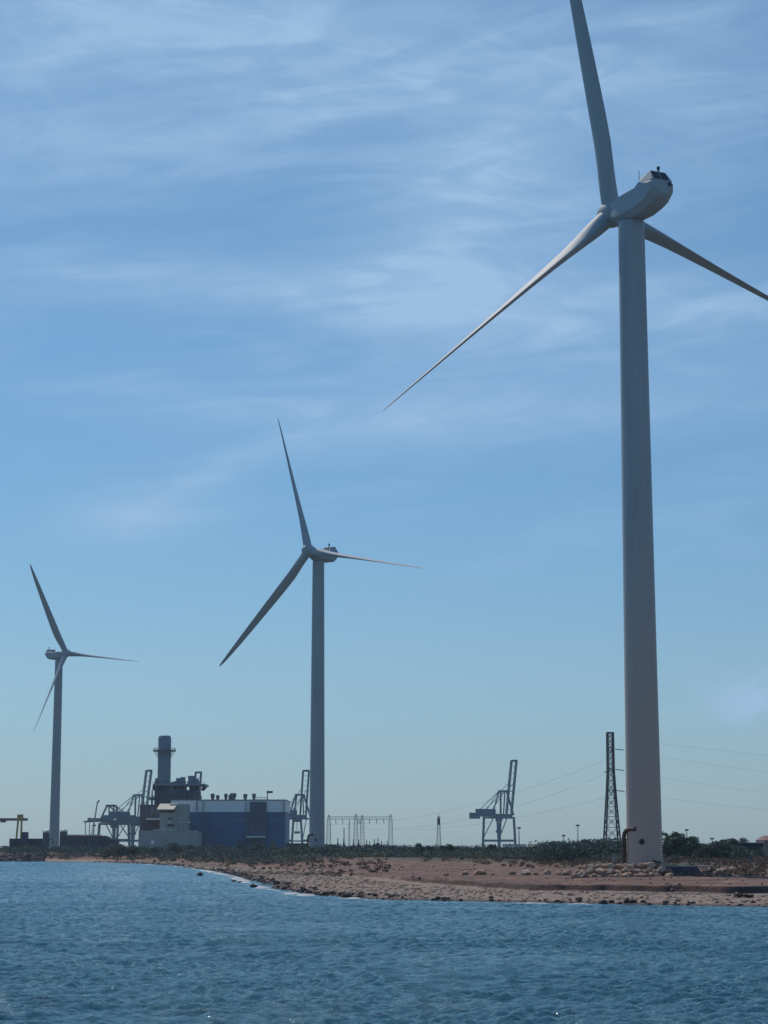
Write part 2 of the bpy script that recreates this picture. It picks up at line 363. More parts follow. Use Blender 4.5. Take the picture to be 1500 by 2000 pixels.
def boulder(x, y, r, label, group=None, m=stone, z=None, seed=0, cat='boulder'):
    key = (seed % 8, m.name)
    if key not in NB:
        me = bpy.data.meshes.new('boulder'); me.from_pydata(PROTO[seed % 8].tolist(), [], IF3.tolist()); me.materials.append(m)
        me.polygons.foreach_set('use_smooth', [True] * len(me.polygons)); me.update(); me.set_sharp_from_angle(angle=R(25)); NB[key] = me
    o = bpy.data.objects.new('boulder', NB[key]); C.objects.link(o); o.scale = (r, r, r)
    o.rotation_euler = (0, 0, (seed * 2.4) % 6.28); o.location = (x, y, (gz(x, y) if z is None else z) + r * .35)
    return tag(o, label, cat, group)
rb = random.Random(5); mm3 = [stone, stone_g, stone_r, stone]
# rock pile in front of the nearest turbine
n = 0
for row, (py0, y0, zz, cnt) in enumerate([(1714, 233, .0, 22), (1708, 234.2, .45, 21), (1702, 235.6, .95, 18)]):
    for i in range(cnt):
        px = 1114 + row * 4 + (1292 - 1114 - row * 8) * (i + rb.uniform(-.3, .3)) / (cnt - 1)
        y = y0 + rb.uniform(-.5, .5); x = (px - 750) / F * y * 1.0135; r = rb.uniform(.28, .62)
        boulder(x, y, r, f"{['pale', 'buff', 'reddish', 'pale'][n % 4]} {'large ' if r > .5 else 'small ' if r < .38 else ''}boulder in the {['bottom', 'middle', 'top'][row]} course of the rock pile, {['left end', 'left of its middle', 'right of its middle', 'right end'][min(3, int(4 * i / cnt))]}", 'boulders of the rock pile before the near turbine', mm3[n % 4], gz(x, y) + zz, n); n += 1
for i in range(16):
    y = 234 + rb.uniform(0, 2.4); x = (rb.uniform(1362, 1412) - 750) / F * y * 1.0135
    boulder(x, y, rb.uniform(.25, .5), 'small reddish boulder tumbled beside the dark block right of the near turbine', 'boulders tumbled beside the dark block', mm3[(i + 2) % 4], gz(x, y) + rb.uniform(0, .7), i)
for i, (px, y, r, lab) in enumerate([(868, 262, .36, 'small brown boulder at the far left end of the scattered row on the bank'), (902, 262, .55, 'rounded pale boulder just left of the tall pinkish one in the bank row'),
        (933, 262, .82, 'tallest pinkish boulder of the scattered row on the bank below the harbour crane'), (992, 258, .5, 'lone brownish boulder below the raised crane boom'),
        (1020, 256, .7, 'broad whitish boulder on the bank right below the harbour crane legs'), (1038, 256, .32, 'little grey boulder directly right of the broad whitish one'),
        (1060, 254, .52, 'medium buff boulder between the broad whitish one and the rock pile'), (1081, 250, .45, 'smaller boulder at the left foot of the rock pile'), (1098, 247, .75, 'wide flat boulder touching the left end of the rock pile')]):
    x = (px - 750) / F * y * 1.0135; boulder(x, y, r, lab, 'boulders scattered along the bank', [stone_r, stone_g, stone, stone_r, stone_g][i % 5], None, i + 3)
for i, (px, py, r, lab) in enumerate([(391, 1711, .62, 'dark rock alone in the water furthest left off the point'), (456, 1722, .4, 'small dark rock awash below the white breaker'), (468, 1724, .35, 'smallest dark rock awash beside another near the point'),
        (494, 1733, .5, 'dark rock in the shallows off the tip of the point'), (487, 1715, .6, 'dark boulder at the waterline above the foam'), (675, 1754, .6, 'wet dark rock breaking the foam line in mid shore'), (688, 1750, .5, 'brown wet rock on the waterline next to the foam')]):
    x, y = shore_pt(px, py); boulder(x, y, r, lab, 'rocks awash off the point', stone_d, -.12, i + 1, 'rock')
for i in range(46):
    px = -25 + 2.45 * i; x, y = shore_pt(px, 1682.9); y += (i % 3) * 2.5 - 3
    boulder(x, y, rb.uniform(.8, 1.5), f"dark boulder in the {['bottom', 'middle', 'upper'][i % 3]} course of the far left breakwater, {['at the photo edge', 'under the workshop', 'under the farthest turbine'][min(2, i // 16)]}", 'boulders of the far left breakwater', stone_d, -.35 + .7 * (i % 3), i)
for i in range(70):      # pale edge stones above the beach, left half
    px = 345 + i * 4.6 + rb.uniform(-2, 2); s_ = np.interp(px, [345, 430, 520, 670], [505, 400, 330, 300]); y = s_ + 12 + rb.uniform(-4, 10)
    x = (px - 750) / F * y * 1.0135; boulder(x, y, rb.uniform(.35, .8), f"pale edging stone above the curved beach, {['below the beige building', 'below the left half of the blue hall', 'below the white canopy', 'below the hall end and cranes', 'below the middle turbine'][min(4, i // 14)]}", 'stones edging the curved beach', [stone_g, stone][i % 2], None, i)
# ------------------------------------------------------------------ wind turbines
white = mat('grey white turbine paint', (.35, .39, .42), .62, .05, .25)
def tower_mat(warm_bounce=.95):
    m = bpy.data.materials.new('weathered tower paint with painted bounce'); m.use_nodes = True; t = m.node_tree; p = t.nodes['Principled BSDF']; p.inputs['Roughness'].default_value = .45
    tcn = t.nodes.new('ShaderNodeTexCoord'); mp = N(t, 'ShaderNodeMapping'); mp.inputs['Scale'].default_value = (1, 1, .06); t.links.new(tcn.outputs['Object'], mp.inputs[0])
    no = N(t, 'ShaderNodeTexNoise', i_Scale=1.5, i_Detail=6, i_Roughness=.7); t.links.new(mp.outputs[0], no.inputs['Vector'])
    mr = N(t, 'ShaderNodeMapRange'); t.links.new(no.outputs[0], mr.inputs[0]); mr.inputs[1].default_value = .3; mr.inputs[2].default_value = .75
    mx = N(t, 'ShaderNodeMix', data_type='RGBA'); t.links.new(mr.outputs[0], mx.inputs[0]); mx.inputs[6].default_value = (.37, .41, .44, 1); mx.inputs[7].default_value = (.29, .32, .345, 1)
    # warm light bounced off the beach, painted into the lower shaft colour
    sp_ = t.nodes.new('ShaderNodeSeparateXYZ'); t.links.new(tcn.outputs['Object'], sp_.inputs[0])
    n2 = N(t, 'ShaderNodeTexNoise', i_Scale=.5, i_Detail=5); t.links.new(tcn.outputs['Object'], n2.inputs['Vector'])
    bounce_mr = N(t, 'ShaderNodeMapRange', interpolation_type='SMOOTHSTEP'); t.links.new(math_(t, 'ADD', sp_.outputs[2], math_(t, 'MULTIPLY', n2.outputs[0], 14)), bounce_mr.inputs[0]); bounce_mr.inputs[1].default_value = 60; bounce_mr.inputs[2].default_value = 8; bounce_mr.inputs[4].default_value = warm_bounce
    m3 = N(t, 'ShaderNodeMix', data_type='RGBA'); t.links.new(bounce_mr.outputs[0], m3.inputs[0]); t.links.new(mx.outputs[2], m3.inputs[6]); m3.inputs[7].default_value = (.52, .385, .31, 1)
    t.links.new(m3.outputs[2], p.inputs['Base Color']); return m
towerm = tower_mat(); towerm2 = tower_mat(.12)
dark = mat('black louvre', (.02, .02, .025), .5, .1, 3); rust = mat('rust brown pipe', (.085, .05, .045), .7, .3, 1.5); conc = mat('stained concrete', (.30, .29, .27), .9, .2, .8)
def blade_mesh():
    rs = [1.0, 1.8, 3.0, 4.5, 6.5, 9, 12, 16, 21, 27, 33, 37.5, 40.2, 41.2, 41.6]
    ch = [2.4, 2.4, 2.5, 2.8, 3.15, 3.3, 3.2, 2.95, 2.6, 2.15, 1.7, 1.2, .8, .45, .08]
    th = [2.25, 2.25, 2.2, 2.0, 1.65, 1.3, 1.05, .82, .62, .44, .3, .21, .13, .07, .02]
    tw = [-13, -13, -13, -12.5, -11, -9, -7, -5, -3.2, -1.8, -.8, -.2, 0, 0, 0]
    rings = []
    for r, c_, h, w in zip(rs, ch, th, tw):
        k = min(1, max(0, (r - 1.8) / 6)); ring = []
        for j in range(24):
            a = 2 * PI * j / 24; x = math.cos(a); y = math.sin(a)
            ax = x * .5 * c_ + k * .2 * c_; ty = y * .5 * h * (1 - k * .55 * max(0, x) ** 1.2 * (1 if abs(x) < .97 else 1)) 
            tt = R(w); X = ax * math.cos(tt) - ty * math.sin(tt); Yv = ax * math.sin(tt) + ty * math.cos(tt)
            ring.append((X, Yv, r))
        rings.append(ring)
    return MB().loft(rings)
bl = blade_mesh(); blm = None
def noz(pts): return pts
def nac_ring(x, hw, zb, zt, ch=.5):
    cb = ch * 1.5
    return [(x, -hw, zb + cb), (x, -hw, zt - ch * .5), (x, -hw + ch * .6, zt), (x, hw - ch * .6, zt), (x, hw, zt - ch * .5), (x, hw, zb + cb), (x, hw - cb, zb), (x, -hw + cb, zb)]
def turbine(label, hubpx, Y, yaw, ph, beta, pipe_side=1, first=None):
    global blm
    hub = at(*hubpx, Y); yaw = R(yaw); OV = 4.4; tilt = .09
    ax2 = Vector((math.sin(yaw), math.cos(yaw), 0)); base = Vector((hub.x, hub.y, 0)) - ax2 * OV * math.cos(tilt)
    g0 = gz(base.x, base.y) ; g0 = min(g0, GZ + .1); topz = hub.z - OV * math.sin(tilt)
    T = thing('wind_turbine', label, 'wind turbine', (base.x, base.y, g0), 0, 'wind turbines on the spit')
    H = topz - g0 - 2.0
    prof = [(2.20, -.3), (2.20, .2), (2.13, .22)] + [(2.13 - .51 * k / 24, .22 + (H - .22) * k / 24) for k in range(1, 25)]
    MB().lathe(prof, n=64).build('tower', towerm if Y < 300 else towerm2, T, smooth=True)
    MB().lathe([(3.6, -.5), (3.6, .10), (2.3, .18)], n=32).build('foundation', conc, T)
    # bent vent pipe on the viewer's left of the tower base, and the dark diamond plate
    view = Vector((base.x, base.y, 0)).normalized(); right = Vector((view.y, -view.x, 0))
    P_ = -right * 2.42 - view * .35; Q = -right * .95 - view * 1.88
    m = MB(); m.tube([P_ + Vector((0, 0, z)) for z in (0, 2, 4.4)] + [P_ + Vector((0, 0, 4.95)) + (Q - P_) * .06, P_ + Vector((0, 0, 5.3)) + (Q - P_) * .22, P_ * .5 + Q * .5 - view * .15 + Vector((0, 0, 5.42)), Q + Vector((0, 0, 5.42))], .25, 12)
    pp = m.build('vent_pipe', rust, T, smooth=True)
    MB().bar(P_ + Vector((0, 0, 2.4)), P_ * .8 + Vector((0, 0, 2.4)), .18).bar(P_ + Vector((0, 0, 4.2)), P_ * .8 + Vector((0, 0, 4.2)), .18).build('bracket', rust, pp)
    d0 = -view * 2.11 - right * .3; dz = Vector((0, 0, 3.95)); e = .42
    MB().loft([[d0 + dz + right * e * math.cos(a) + Vector((0, 0, e * math.sin(a))) - view * o_ for a in (0, PI / 2, PI, 1.5 * PI)] for o_ in (0, .06)]).build('plate', dark, T)
    # nacelle; local x = rotor axis
    Nn = bpy.data.objects.new('nacelle', None)
    rot = Matrix.Translation((0, 0, topz - g0)) @ Matrix.Rotation(PI / 2 - yaw, 4, 'Z')
    rings = [nac_ring(*a) for a in [(2.9, 1.25, -1.3, 1.1, .5), (2.3, 1.5, -1.65, 1.3, .5), (1.0, 1.7, -1.95, 1.35, .5), (-3.6, 1.8, -1.95, 1.35, .5), (-5.6, 1.8, -1.6, 1.35, .5), (-6.9, 1.7, -.9, 1.35, .6), (-7.4, 1.4, -.4, 1.2, .6)]]
    nac = MB().loft(rings[::-1]).build('nacelle', white, T, bevel=.05); nac.matrix_local = rot
    hood = [[(-3.3, s * 1.6, 1.3), (-4.0, s * 1.05, 2.45), (-6.2, s * 1.1, 2.75), (-7.2, s * 1.5, 1.3)] for s in (-1, 1)]
    hd = MB().loft(hood).build('roof_hood', white, nac, bevel=.06)
    def quad(p0, p1, s0, s1, off, name, parent):
        a0 = Vector((p0[0], 0, p0[1])); a1 = Vector((p1[0], 0, p1[1])); n_ = (a1 - a0).cross(Vector((0, 1, 0))).normalized() * off
        MB().loft([[a0 + Vector((0, s0, 0)) + n_ * k, a0 + Vector((0, s1, 0)) + n_ * k, a1 + Vector((0, s1, 0)) + n_ * k, a1 + Vector((0, s0, 0)) + n_ * k] for k in (0, 1)]).build(name, dark, parent)
    for s in (-1, 1):
        quad((-6.28, 2.6), (-7.08, 1.45), s * .08, s * 1.08, -.05, 'louvre', nac)
        pass
    quad((-3.42, 1.5), (-3.95, 2.37), -.98, .98, .05, 'air_intake', nac)
    MB().tube([(-3.4, .9, 1.4), (-3.4, .9, 3.6)], .04, 6).build('lightning_rod', dark, nac)
    m = MB().tube([(-5.6, -.5, 2.6), (-5.6, -.5, 3.3)], .12, 8); m.lathe([(.2, 3.25), (.2, 3.6)], (-5.6, -.5), 8); m.build('wind_sensor', dark, nac)
    m = MB(); m.loft([[(-7.36 + o_, -.9 + .27 * math.cos(a), .85 + .27 * math.sin(a)) for a in [2 * PI * k / 14 for k in range(14)]] for o_ in (0, -.1)]); m.build('vent', dark, nac)
    # hub
    a = Vector((math.sin(yaw) * math.cos(tilt), math.cos(yaw) * math.cos(tilt), math.sin(tilt))); h = Vector((math.cos(yaw), -math.sin(yaw), 0)); w = h.cross(a)
    if w.z < 0: w = -w
    hl = hub - Vector((base.x, base.y, g0))
    Mh = Matrix((h.to_4d(), w.to_4d(), a.to_4d(), (0, 0, 0, 1))).transposed(); Mh[3][0] = Mh[3][1] = Mh[3][2] = 0; Mh[0][3], Mh[1][3], Mh[2][3] = hl
    Mh[3][3] = 1
    hb = MB().lathe([(1.2, -1.75), (1.5, -1.5), (1.72, -.6), (1.72, .5), (1.55, 1.2), (1.15, 1.8), (.55, 2.2), (.05, 2.3)], n=32).build('hub', white, T, smooth=True); hb.matrix_local = Mh
    for k in range(3):
        p_ = ph + k * 2 * PI / 3; d = ((math.sin(p_) * h + math.cos(p_) * w) * math.cos(.04) + math.sin(.04) * a).normalized(); tt = math.cos(p_) * h - math.sin(p_) * w; b_ = R(beta)
        cv = math.cos(b_) * tt + math.sin(b_) * a; cv = (cv - d * cv.dot(d)).normalized(); yv = d.cross(cv)
        Mb = Matrix(((cv.x, yv.x, d.x, hl.x), (cv.y, yv.y, d.y, hl.y), (cv.z, yv.z, d.z, hl.z), (0, 0, 0, 1)))
        if blm is None: ob = bl.build('blade', white, T, smooth=True); blm = ob.data
        else: ob = bpy.data.objects.new('blade', blm); C.objects.link(ob); ob.parent = T
        ob.matrix_local = Mb
    return T
turbine('huge near wind turbine with its nacelle seen from behind, standing behind the rock pile', (1196, 418), 245, -25.4, R(107.4), -76)
turbine('middle-sized wind turbine standing between the blue power station and the switchyard', (603, 1076), 542, -144.5, R(18.0), -72)
turbine('smallest, farthest wind turbine rising at the far left beyond the bay', (129, 1276), 854, 128.9, R(28.8), -62)
# ------------------------------------------------------------------ steel pylons
steel = mat('dark galvanised steel', (.035, .05, .06), .6, .2, .5); steel_l = mat('pale galvanised steel', (.22, .25, .28), .6, .2, .5)
def lattice(m, prof, panel, w, w2, c=(0, 0)):
    # prof: [(z, halfwidth)]; square section mast
    zs = [prof[0][0]]
    hwf = lambda z: float(np.interp(z, [p[0] for p in prof], [p[1] for p in prof]))
    while zs[-1] < prof[-1][0] - .1: zs.append(min(prof[-1][0], zs[-1] + max(panel, hwf(zs[-1]) * 1.7)))
    for z0, z1 in zip(zs, zs[1:]):
        h0, h1 = hwf(z0), hwf(z1); cs = [(1, 1), (1, -1), (-1, -1), (-1, 1)]
        for i in range(4):
            a, b = cs[i], cs[(i + 1) % 4]; P0 = lambda q, h, z: (c[0] + q[0] * h, c[1] + q[1] * h, z)
            m.bar(P0(a, h0, z0), P0(a, h1, z1), w); m.bar(P0(a, h0, z0), P0(b, h1, z1), w2); m.bar(P0(b, h0, z0), P0(a, h1, z1), w2); m.bar(P0(a, h1, z1), P0(b, h1, z1), w2)
    return m
p0 = at(1195.5, 1652, 700)
PY = thing('electricity_pylon', 'tall dark lattice pylon just left of the near turbine tower', 'pylon', (p0.x, 700, GZ), R(4))
lattice(MB(), [(0, 2.75), (21, 1.4), (28, 1.05), (41.6, .98)], 1.9, .48, .16).build('lattice_mast', steel, PY)
for z in (21.4, 28.6, 35.6):
    for s in (-1, 1): MB().bar((0, s * .9, z - .6), (0, s * 4.2, z), .22).bar((0, s * .9, z + .7), (0, s * 4.2, z), .18).build('cross_arm', steel, PY)
    MB().tube([(1.0, -4.0, z), (3.9, -4.3, z - .35)], .16, 6).build('insulator', steel, PY)
MB().tube([(-1.2, -4.0, 28.5), (-2.9, -4.3, 27.5)], .2, 6).build('insulator', steel, PY)
def wire(a, b, sag, label, group='power lines of the tall pylon', r=.028):
    a = Vector(a); b = Vector(b); pts = [a.lerp(b, i / 28) - Vector((0, 0, sag * 4 * (i / 28) * (1 - i / 28))) for i in range(29)]
    m = MB().tube([p - a for p in pts], r, 5); o = m.build('power_line', steel, None); o.location = a; tag(o, label, 'power line', group)
for (pa, pb, sag, lab) in [((1183, 1484), (640, 1610), 3.0, 'upper power line sagging left from the tall pylon towards the switchyard'), ((1177, 1514), (700, 1618), 3.0, 'middle power line sagging left from the tall pylon'),
        ((1186, 1557), (770, 1622), 1.4, 'lowest power line running left from the tall pylon')]:
    wire(at(*pa, 698), at(*pb, 1000), sag * 2, lab)
for (pa, pb, lab) in [((1208, 1441), (1900, 1505), 'topmost power line passing behind the near turbine to the right'), ((1220, 1468), (1900, 1545), 'second highest power line passing behind the near turbine to the right'),
        ((1213, 1507), (1900, 1588), 'third power line from the top right of the near turbine'), ((1220, 1549), (1900, 1610), 'lowest power line right of the near turbine')]:
    wire(at(*pa, 701), at(*pb, 820), 1.5, lab, r=.019)
p1 = at(857, 1652, 1200)
q = thing('lattice_tower', 'slim lattice tower alone between the switchyard and the harbour crane', 'lattice tower', (p1.x, 1200, GZ)); lattice(MB(), [(0, 1.3), (14, .8), (20, .7)], 1.5, .25, .11).build('lattice_mast', steel, q)
m = MB(); m.box(-.8, .8, -.8, .8, 15, 19); m.bar((0, 0, 19), (0, 0, 21.5), .2); m.build('equipment_box', steel, q)
# switchyard gantry
SW = 1000
def z_of(py, Y): return at(750, py, Y).z
g = thing('switchyard_gantry', 'pale lattice gantry with four masts and high crossbeams right of the middle turbine', 'gantry', (at(700, 1652, SW).x, SW, GZ))
ox = at(700, 1652, SW).x; zt = z_of(1600, SW) - GZ
for i, (px, dy, top) in enumerate([(642, 0, 1592), (695, 0, 1590), (707, 8, 1592), (763, 0, 1591)]):
    x = at(px, 1652, SW).x - ox; lattice(MB(), [(0, 1.15), (zt - 1, .85), (z_of(top, SW) - GZ, .3)], 1.6, .2, .11, (x, dy)).build('mast', steel_l, g)
for (a, b, dy) in [(642, 695, 0), (707, 763, 4), (695, 707, 2)]:
    xa, xb = at(a, 1652, SW).x - ox, at(b, 1652, SW).x - ox; m = MB(); n_ = max(2, int((xb - xa) / 1.6))
    for k in range(n_):
        u0 = xa + (xb - xa) * k / n_; u1 = xa + (xb - xa) * (k + 1) / n_
        for zz in (zt, zt + 1.2): m.bar((u0, dy, zz), (u1, dy, zz), .2)
        m.bar((u0, dy, zt), (u1, dy, zt + 1.2), .1); m.bar((u0, dy, zt), (u0, dy, zt + 1.2), .1)
    m.build('crossbeam', steel_l, g)
    for u in (.25, .5, .75):
        x = xa + (xb - xa) * u; MB().tube([(x, dy, zt), (x + .3, dy - .5, zt - 2.2)], .14, 6).build('insulator', steel, g)
for i, (px, top, lab) in enumerate([(672, 1617, 'thin switchyard mast, shorter of the two in the left gantry bay'), (682, 1608, 'thin switchyard mast, taller of the two in the left gantry bay')]):
    q = at(px, 1652, 980); h = z_of(top, 980) - GZ; m = MB(); lattice(m, [(0, .4), (h, .3)], 1.2, .14, .07); r_ = m.build('lightning_mast', steel_l, None, (0, 0, 0)); r_.location = (q.x, 980, GZ)
    tag(r_, lab, 'mast')
rt = random.Random(2)
for i, px in enumerate([658, 664, 670, 690, 700, 716, 722, 731, 738, 745, 752, 757]):
    q = at(px, 1652, 960); h = rt.uniform(1.6, 4.6) + 2.0; big_ = px > 695
    r_ = thing('switchgear_post', f"{'broad' if big_ else 'thin'} dark switchgear post under the lattice gantry, {'left bay' if px < 695 else 'between the middle masts' if px < 708 else 'left half of the right bay' if px < 735 else 'right half of the right bay'}", 'switchgear', (q.x, 960 + rt.uniform(0, 20), GZ), 0, 'switchgear under the gantry')
    MB().box(-.5 if not big_ else -.9, .5 if not big_ else .9, -.5, .5, 0, h * .6).build('cabinet', steel, r_); MB().lathe([(.18, h * .6), (.28, h * .75), (.14, h * .8), (.26, h * .9), (.1, h)], n=8).build('bushing', steel, r_)
# lamp masts
for (px, top, Y, lab) in [(1014, 1617, 1500, 'floodlight mast immediately right of the harbour crane'), (1101, 1632, 1500, 'low floodlight mast halfway between crane and tall pylon'), (1129, 1612, 1300, 'floodlight mast left of the tall pylon'),
                          (1342, 1621, 700, 'lamp mast rising behind the big tree right of the near turbine'), (166, 1605, 1500, 'thin pale mast behind the long shed, leftmost of three'), (174, 1599, 1500, 'thicker pale mast behind the long shed, middle of three'), (183, 1612, 1500, 'short pale mast behind the long shed near the harbour cranes'),
                          (1391, 1638, 600, 'thin pole behind the trees left of the dark hall')]:
    q = at(px, 1652, Y); h = z_of(top, Y) - GZ; r_ = thing('floodlight_mast', lab, 'mast', (q.x, Y, GZ), 0, 'masts and poles on the skyline'); k = Y / 1300
    MB().tube([(0, 0, 0), (0, 0, h)], [.42 * k, .22 * k], 8).build('pole', steel_l, r_); MB().box(-1.2 * k, 1.2 * k, -.4 * k, .4 * k, h - .5 * k, h + .5 * k).build('lamp_head', steel, r_, bevel=.1)
# ------------------------------------------------------------------ ship-to-shore cranes
craneblue = mat('blue crane paint', (.004, .13, .20), .95, .2, .3); cranegrey = mat('grey blue crane paint', (.01, .10, .15), .95, .2, .3)
def crane(label, px, Y, rz, m_, boom_up=True, k=1.0, gauge=30, wid=22, gird=36, apex=66, tip=90, back=38, sgn=1):
    q = at(px, 1652, Y); T = thing('harbour_crane', label, 'harbour crane', (q.x, Y, GZ), rz, 'cranes of the container port')
    g2, w2 = gauge / 2, wid / 2; zt = gird
    for sx_ in (-1, 1):
        for sy in (-1, 1): MB().bar((sx_ * g2, sy * w2, 0), (sx_ * g2, sy * w2 * .82, zt), 1.9).build('leg', m_, T)
    m = MB()
    for sx_ in (-1, 1): m.bar((sx_ * g2, -w2, 8), (sx_ * g2, w2, 8), 1.4); m.bar((sx_ * g2, -w2 * .85, zt - 1), (sx_ * g2, w2 * .85, zt - 1), 1.6)
    for sy in (-1, 1): m.bar((-g2, sy * w2, 9), (g2, sy * w2, 9), 1.3); m.bar((-g2, sy * w2 * .84, zt - 1), (g2, sy * w2 * .84, zt - 1), 1.6); m.bar((-g2, sy * w2, 10), (g2 * .1, sy * w2 * .85, zt - 2), .8); 
    m.build('portal_frame', m_, T)
    m = MB()
    for sy in (-1, 1): m.box(-g2 - back, g2 + 4, sy * 3.6 - .8, sy * 3.6 + .8, zt, zt + 3.2)
    for i in range(8): x = -g2 - back + i * (gauge + back + 2) / 7; m.box(x, x + .8, -3.6, 3.6, zt + .4, zt + 1.4)
    m.build('girder', m_, T)
    MB().box(-g2 - back * .72, -g2 + 4, -4.2, 4.2, zt + 3.25, zt + 8.2).build('machinery_house', m_, T, bevel=.3)
    MB().box(-g2 - back - 2, -g2 - back + 5, -4.6, 4.6, zt - 2.5, zt + 4).build('counterweight', m_, T)
    m = MB(); ax_ = g2 - 6
    for sy in (-1, 1):
        m.bar((g2, sy * w2 * .8, zt + 2), (ax_, sy * 4, apex), 1.5); m.bar((-2, sy * w2 * .7, zt + 2), (ax_ - 3, sy * 4, apex), 1.2)
    m.bar((ax_, -5, apex), (ax_, 5, apex), 2); m.bar((ax_ - 3, -5, apex), (ax_ - 3, 5, apex), 1.6); m.bar((ax_ - 3, 0, apex), (ax_, 0, apex), 1.4)
    m.build('mast_frame', m_, T)
    m = MB()
    for sy in (-1, 1): m.bar((ax_ - 3, sy * 4, apex), (-g2 - back * .75, sy * 3.6, zt + 3), .55); m.bar((ax_ - 3, sy * 4, apex), (-g2 - back * .25, sy * 3.6, zt + 3), .5)
    m.build('stay', m_, T)
    m = MB(); L = tip - zt if boom_up else 22
    ang = R(80) if boom_up else R(0); ux, uz = math.cos(ang), math.sin(ang); bx0 = g2 + 4; P = lambda u, sy, o_=0: (bx0 + ux * u - uz * o_, sy * 3.4, zt + 1.6 + uz * u + ux * o_)
    for sy in (-1, 1): m.bar(P(0, sy), P(L, sy), 1.3); m.bar(P(2, sy, 2.6), P(L, sy, 2.6), .7)
    nseg = 9
    for i in range(nseg + 1):
        u = L * i / nseg; m.bar(P(u, -1), P(u, 1), 1.0 if i in (0, 4, nseg) else .45)
        for sy in (-1, 1):
            m.bar(P(u, sy), P(max(2, u), sy, 2.6), .4)
            if i < nseg: m.bar(P(u, sy), P(u + L / nseg, sy, 2.6), .4)
    m.bar(P(L, -1), P(L, 1), 2.2); m.build('boom', m_, T)
    if boom_up:
        m = MB()
        for sy in (-1, 1): m.bar((ax_, sy * 4, apex), P(L * .62, sy), .45)
        m.build('boom_stay', m_, T)
    MB().box(-3, 3, -2.5, 2.5, zt - 4.5, zt - .1).build('trolley', m_, T)
    MB().box(-3.5, 3.5, -2, 2, zt - 17, zt - 14.5).bar((-2.5, 0, zt - 14.5), (-1, 0, zt - 4), .25).bar((2.5, 0, zt - 14.5), (1, 0, zt - 4), .25).build('spreader', m_, T)
    return T
crane('blue harbour crane with raised boom standing alone right of centre', 975, 2200, R(50), craneblue, gird=34, apex=62, tip=95, back=30)
crane('blue harbour crane with raised boom half hidden behind the middle turbine tower', 580, 2200, R(72), craneblue, gird=33, apex=58, tip=84, back=24, wid=24)
crane('blue harbour crane with raised boom just left of the power station chimney', 259, 2250, R(60), craneblue, gird=32, apex=59, tip=86, back=34)
crane('harbour crane with raised boom behind the power station, only its top showing', 365, 2250, R(70), cranegrey, gird=32, apex=59, tip=84, back=20)
crane('grey harbour crane with its boom lowered, leftmost of the cranes beside the long shed', 222, 2000, R(-118), cranegrey, False, gird=25, apex=42, back=26, gauge=26, wid=20)
# mobile harbour crane jib
q = at(179, 1652, 1800); T = thing('jib_crane', 'thin pale slewing crane with a steep jib behind the long shed', 'crane', (q.x, 1800, GZ))
MB().box(-3, 3, -3, 3, 0, 12).build('crane_house', steel_l, T); lattice(MB(), [(0, 1), (0.5, 1)], 1, .3, .2).build('base_frame', steel_l, T)
m = MB(); m.bar((-.5, 0, 12), (4.2, 0, 42), .5); m.bar((.7, 0, 12), (4.6, 0, 42), .5)
for i in range(10): m.bar((-.5 + .47 * i, 0, 12 + 3 * i), (.7 + .39 * (i + 1), 0, 15 + 3 * i), .25)
m.bar((3.8, 0, 40), (6, 0, 43), 1.3); m.build('jib', steel_l, T)
# yellow gantry crane far left
yel = mat('faded yellow paint', (.42, .30, .06), .6, .2, .5); redb = mat('brown red beam paint', (.20, .09, .06), .6, .2, .5)
Yg = 1200; q = at(38, 1652, Yg); T = thing('gantry_crane', 'yellow gantry crane with a long brown beam cut by the left edge of the photo', 'gantry crane', (q.x, Yg, GZ), 0)
k = Yg / F; zb = z_of(1603, Yg) - GZ
MB().box(-34, 4.4, -1, 1, zb, zb + 1.5).build('beam', redb, T); MB().box(-1.6, 1.6, -1.6, 1.6, zb - .1, zb + 3.7).build('leg_head', yel, T, bevel=.1)
for (x0, x1) in ((-1, -2.2), (1.1, .9)): MB().bar((x0, -1.2, zb), (x1, -1.2, 0), 1.0).build('leg', yel, T)
for (x0, x1) in ((-30, -31), (-28, -27.5)): MB().bar((x0, 0, zb), (x1, 0, 0), 1.0).build('leg', yel, T)
MB().box(-11.5, -8.6, -1.4, 1.4, zb - 1.0, zb - .02).build('trolley', dark, T)
# ------------------------------------------------------------------ power station, ~1000 m
YP = 1000
hallblue = mat('deep blue cladding', (.014, .125, .27), .55, .28, .06); hallgrey = mat('light grey cladding', (.78, .84, .86), .55, .1, .1)
hallroof = mat('grey roof sheet', (.20, .21, .22), .8, .1, .3); beige = mat('beige cladding', (.33, .36, .35), .8, .12, .2); dgrey = mat('dark plant steel', (.085, .12, .15), .7, .2, .25)
stackm = mat('grey chimney steel', (.155, .21, .26), .6, .12, .15); cream = mat('cream sheet roof', (.55, .50, .36), .7, .1, .4); whitep = mat('white canopy sheet', (.75, .74, .70), .6, .1, .5); brown = mat('brownish plant block', (.12, .11, .125), .8, .2, .2)
def X(px, Y=YP): return at(px, 1652, Y).x
def Z(py, Y=YP): return at(750, py, Y).z
def bx(px0, px1, py0, py1, y0, y1, name, m, parent, o, bevel=0):
    zt_ = Z(py0, y0); zb_ = GZ - .3 if py1 is None else Z(py1, y0)
    return MB().box(X(px0, y0), X(px1, y0), y0, y1, zb_, zt_).build(name, m, parent, o, bevel=bevel)
o = (X(446), YP, GZ); hall = thing('turbine_hall', 'long power station hall, deep blue with a pale grey band on top', 'industrial hall', o)
def slab(px0, px1, py0, py1, y0, y1, name, m, par=hall, oo=None): return bx(px0, px1, py0, py1, y0, y1, name, m, par, oo or o)
slab(333, 557, 1586, None, YP, YP + 45, 'lower_wall', hallblue)
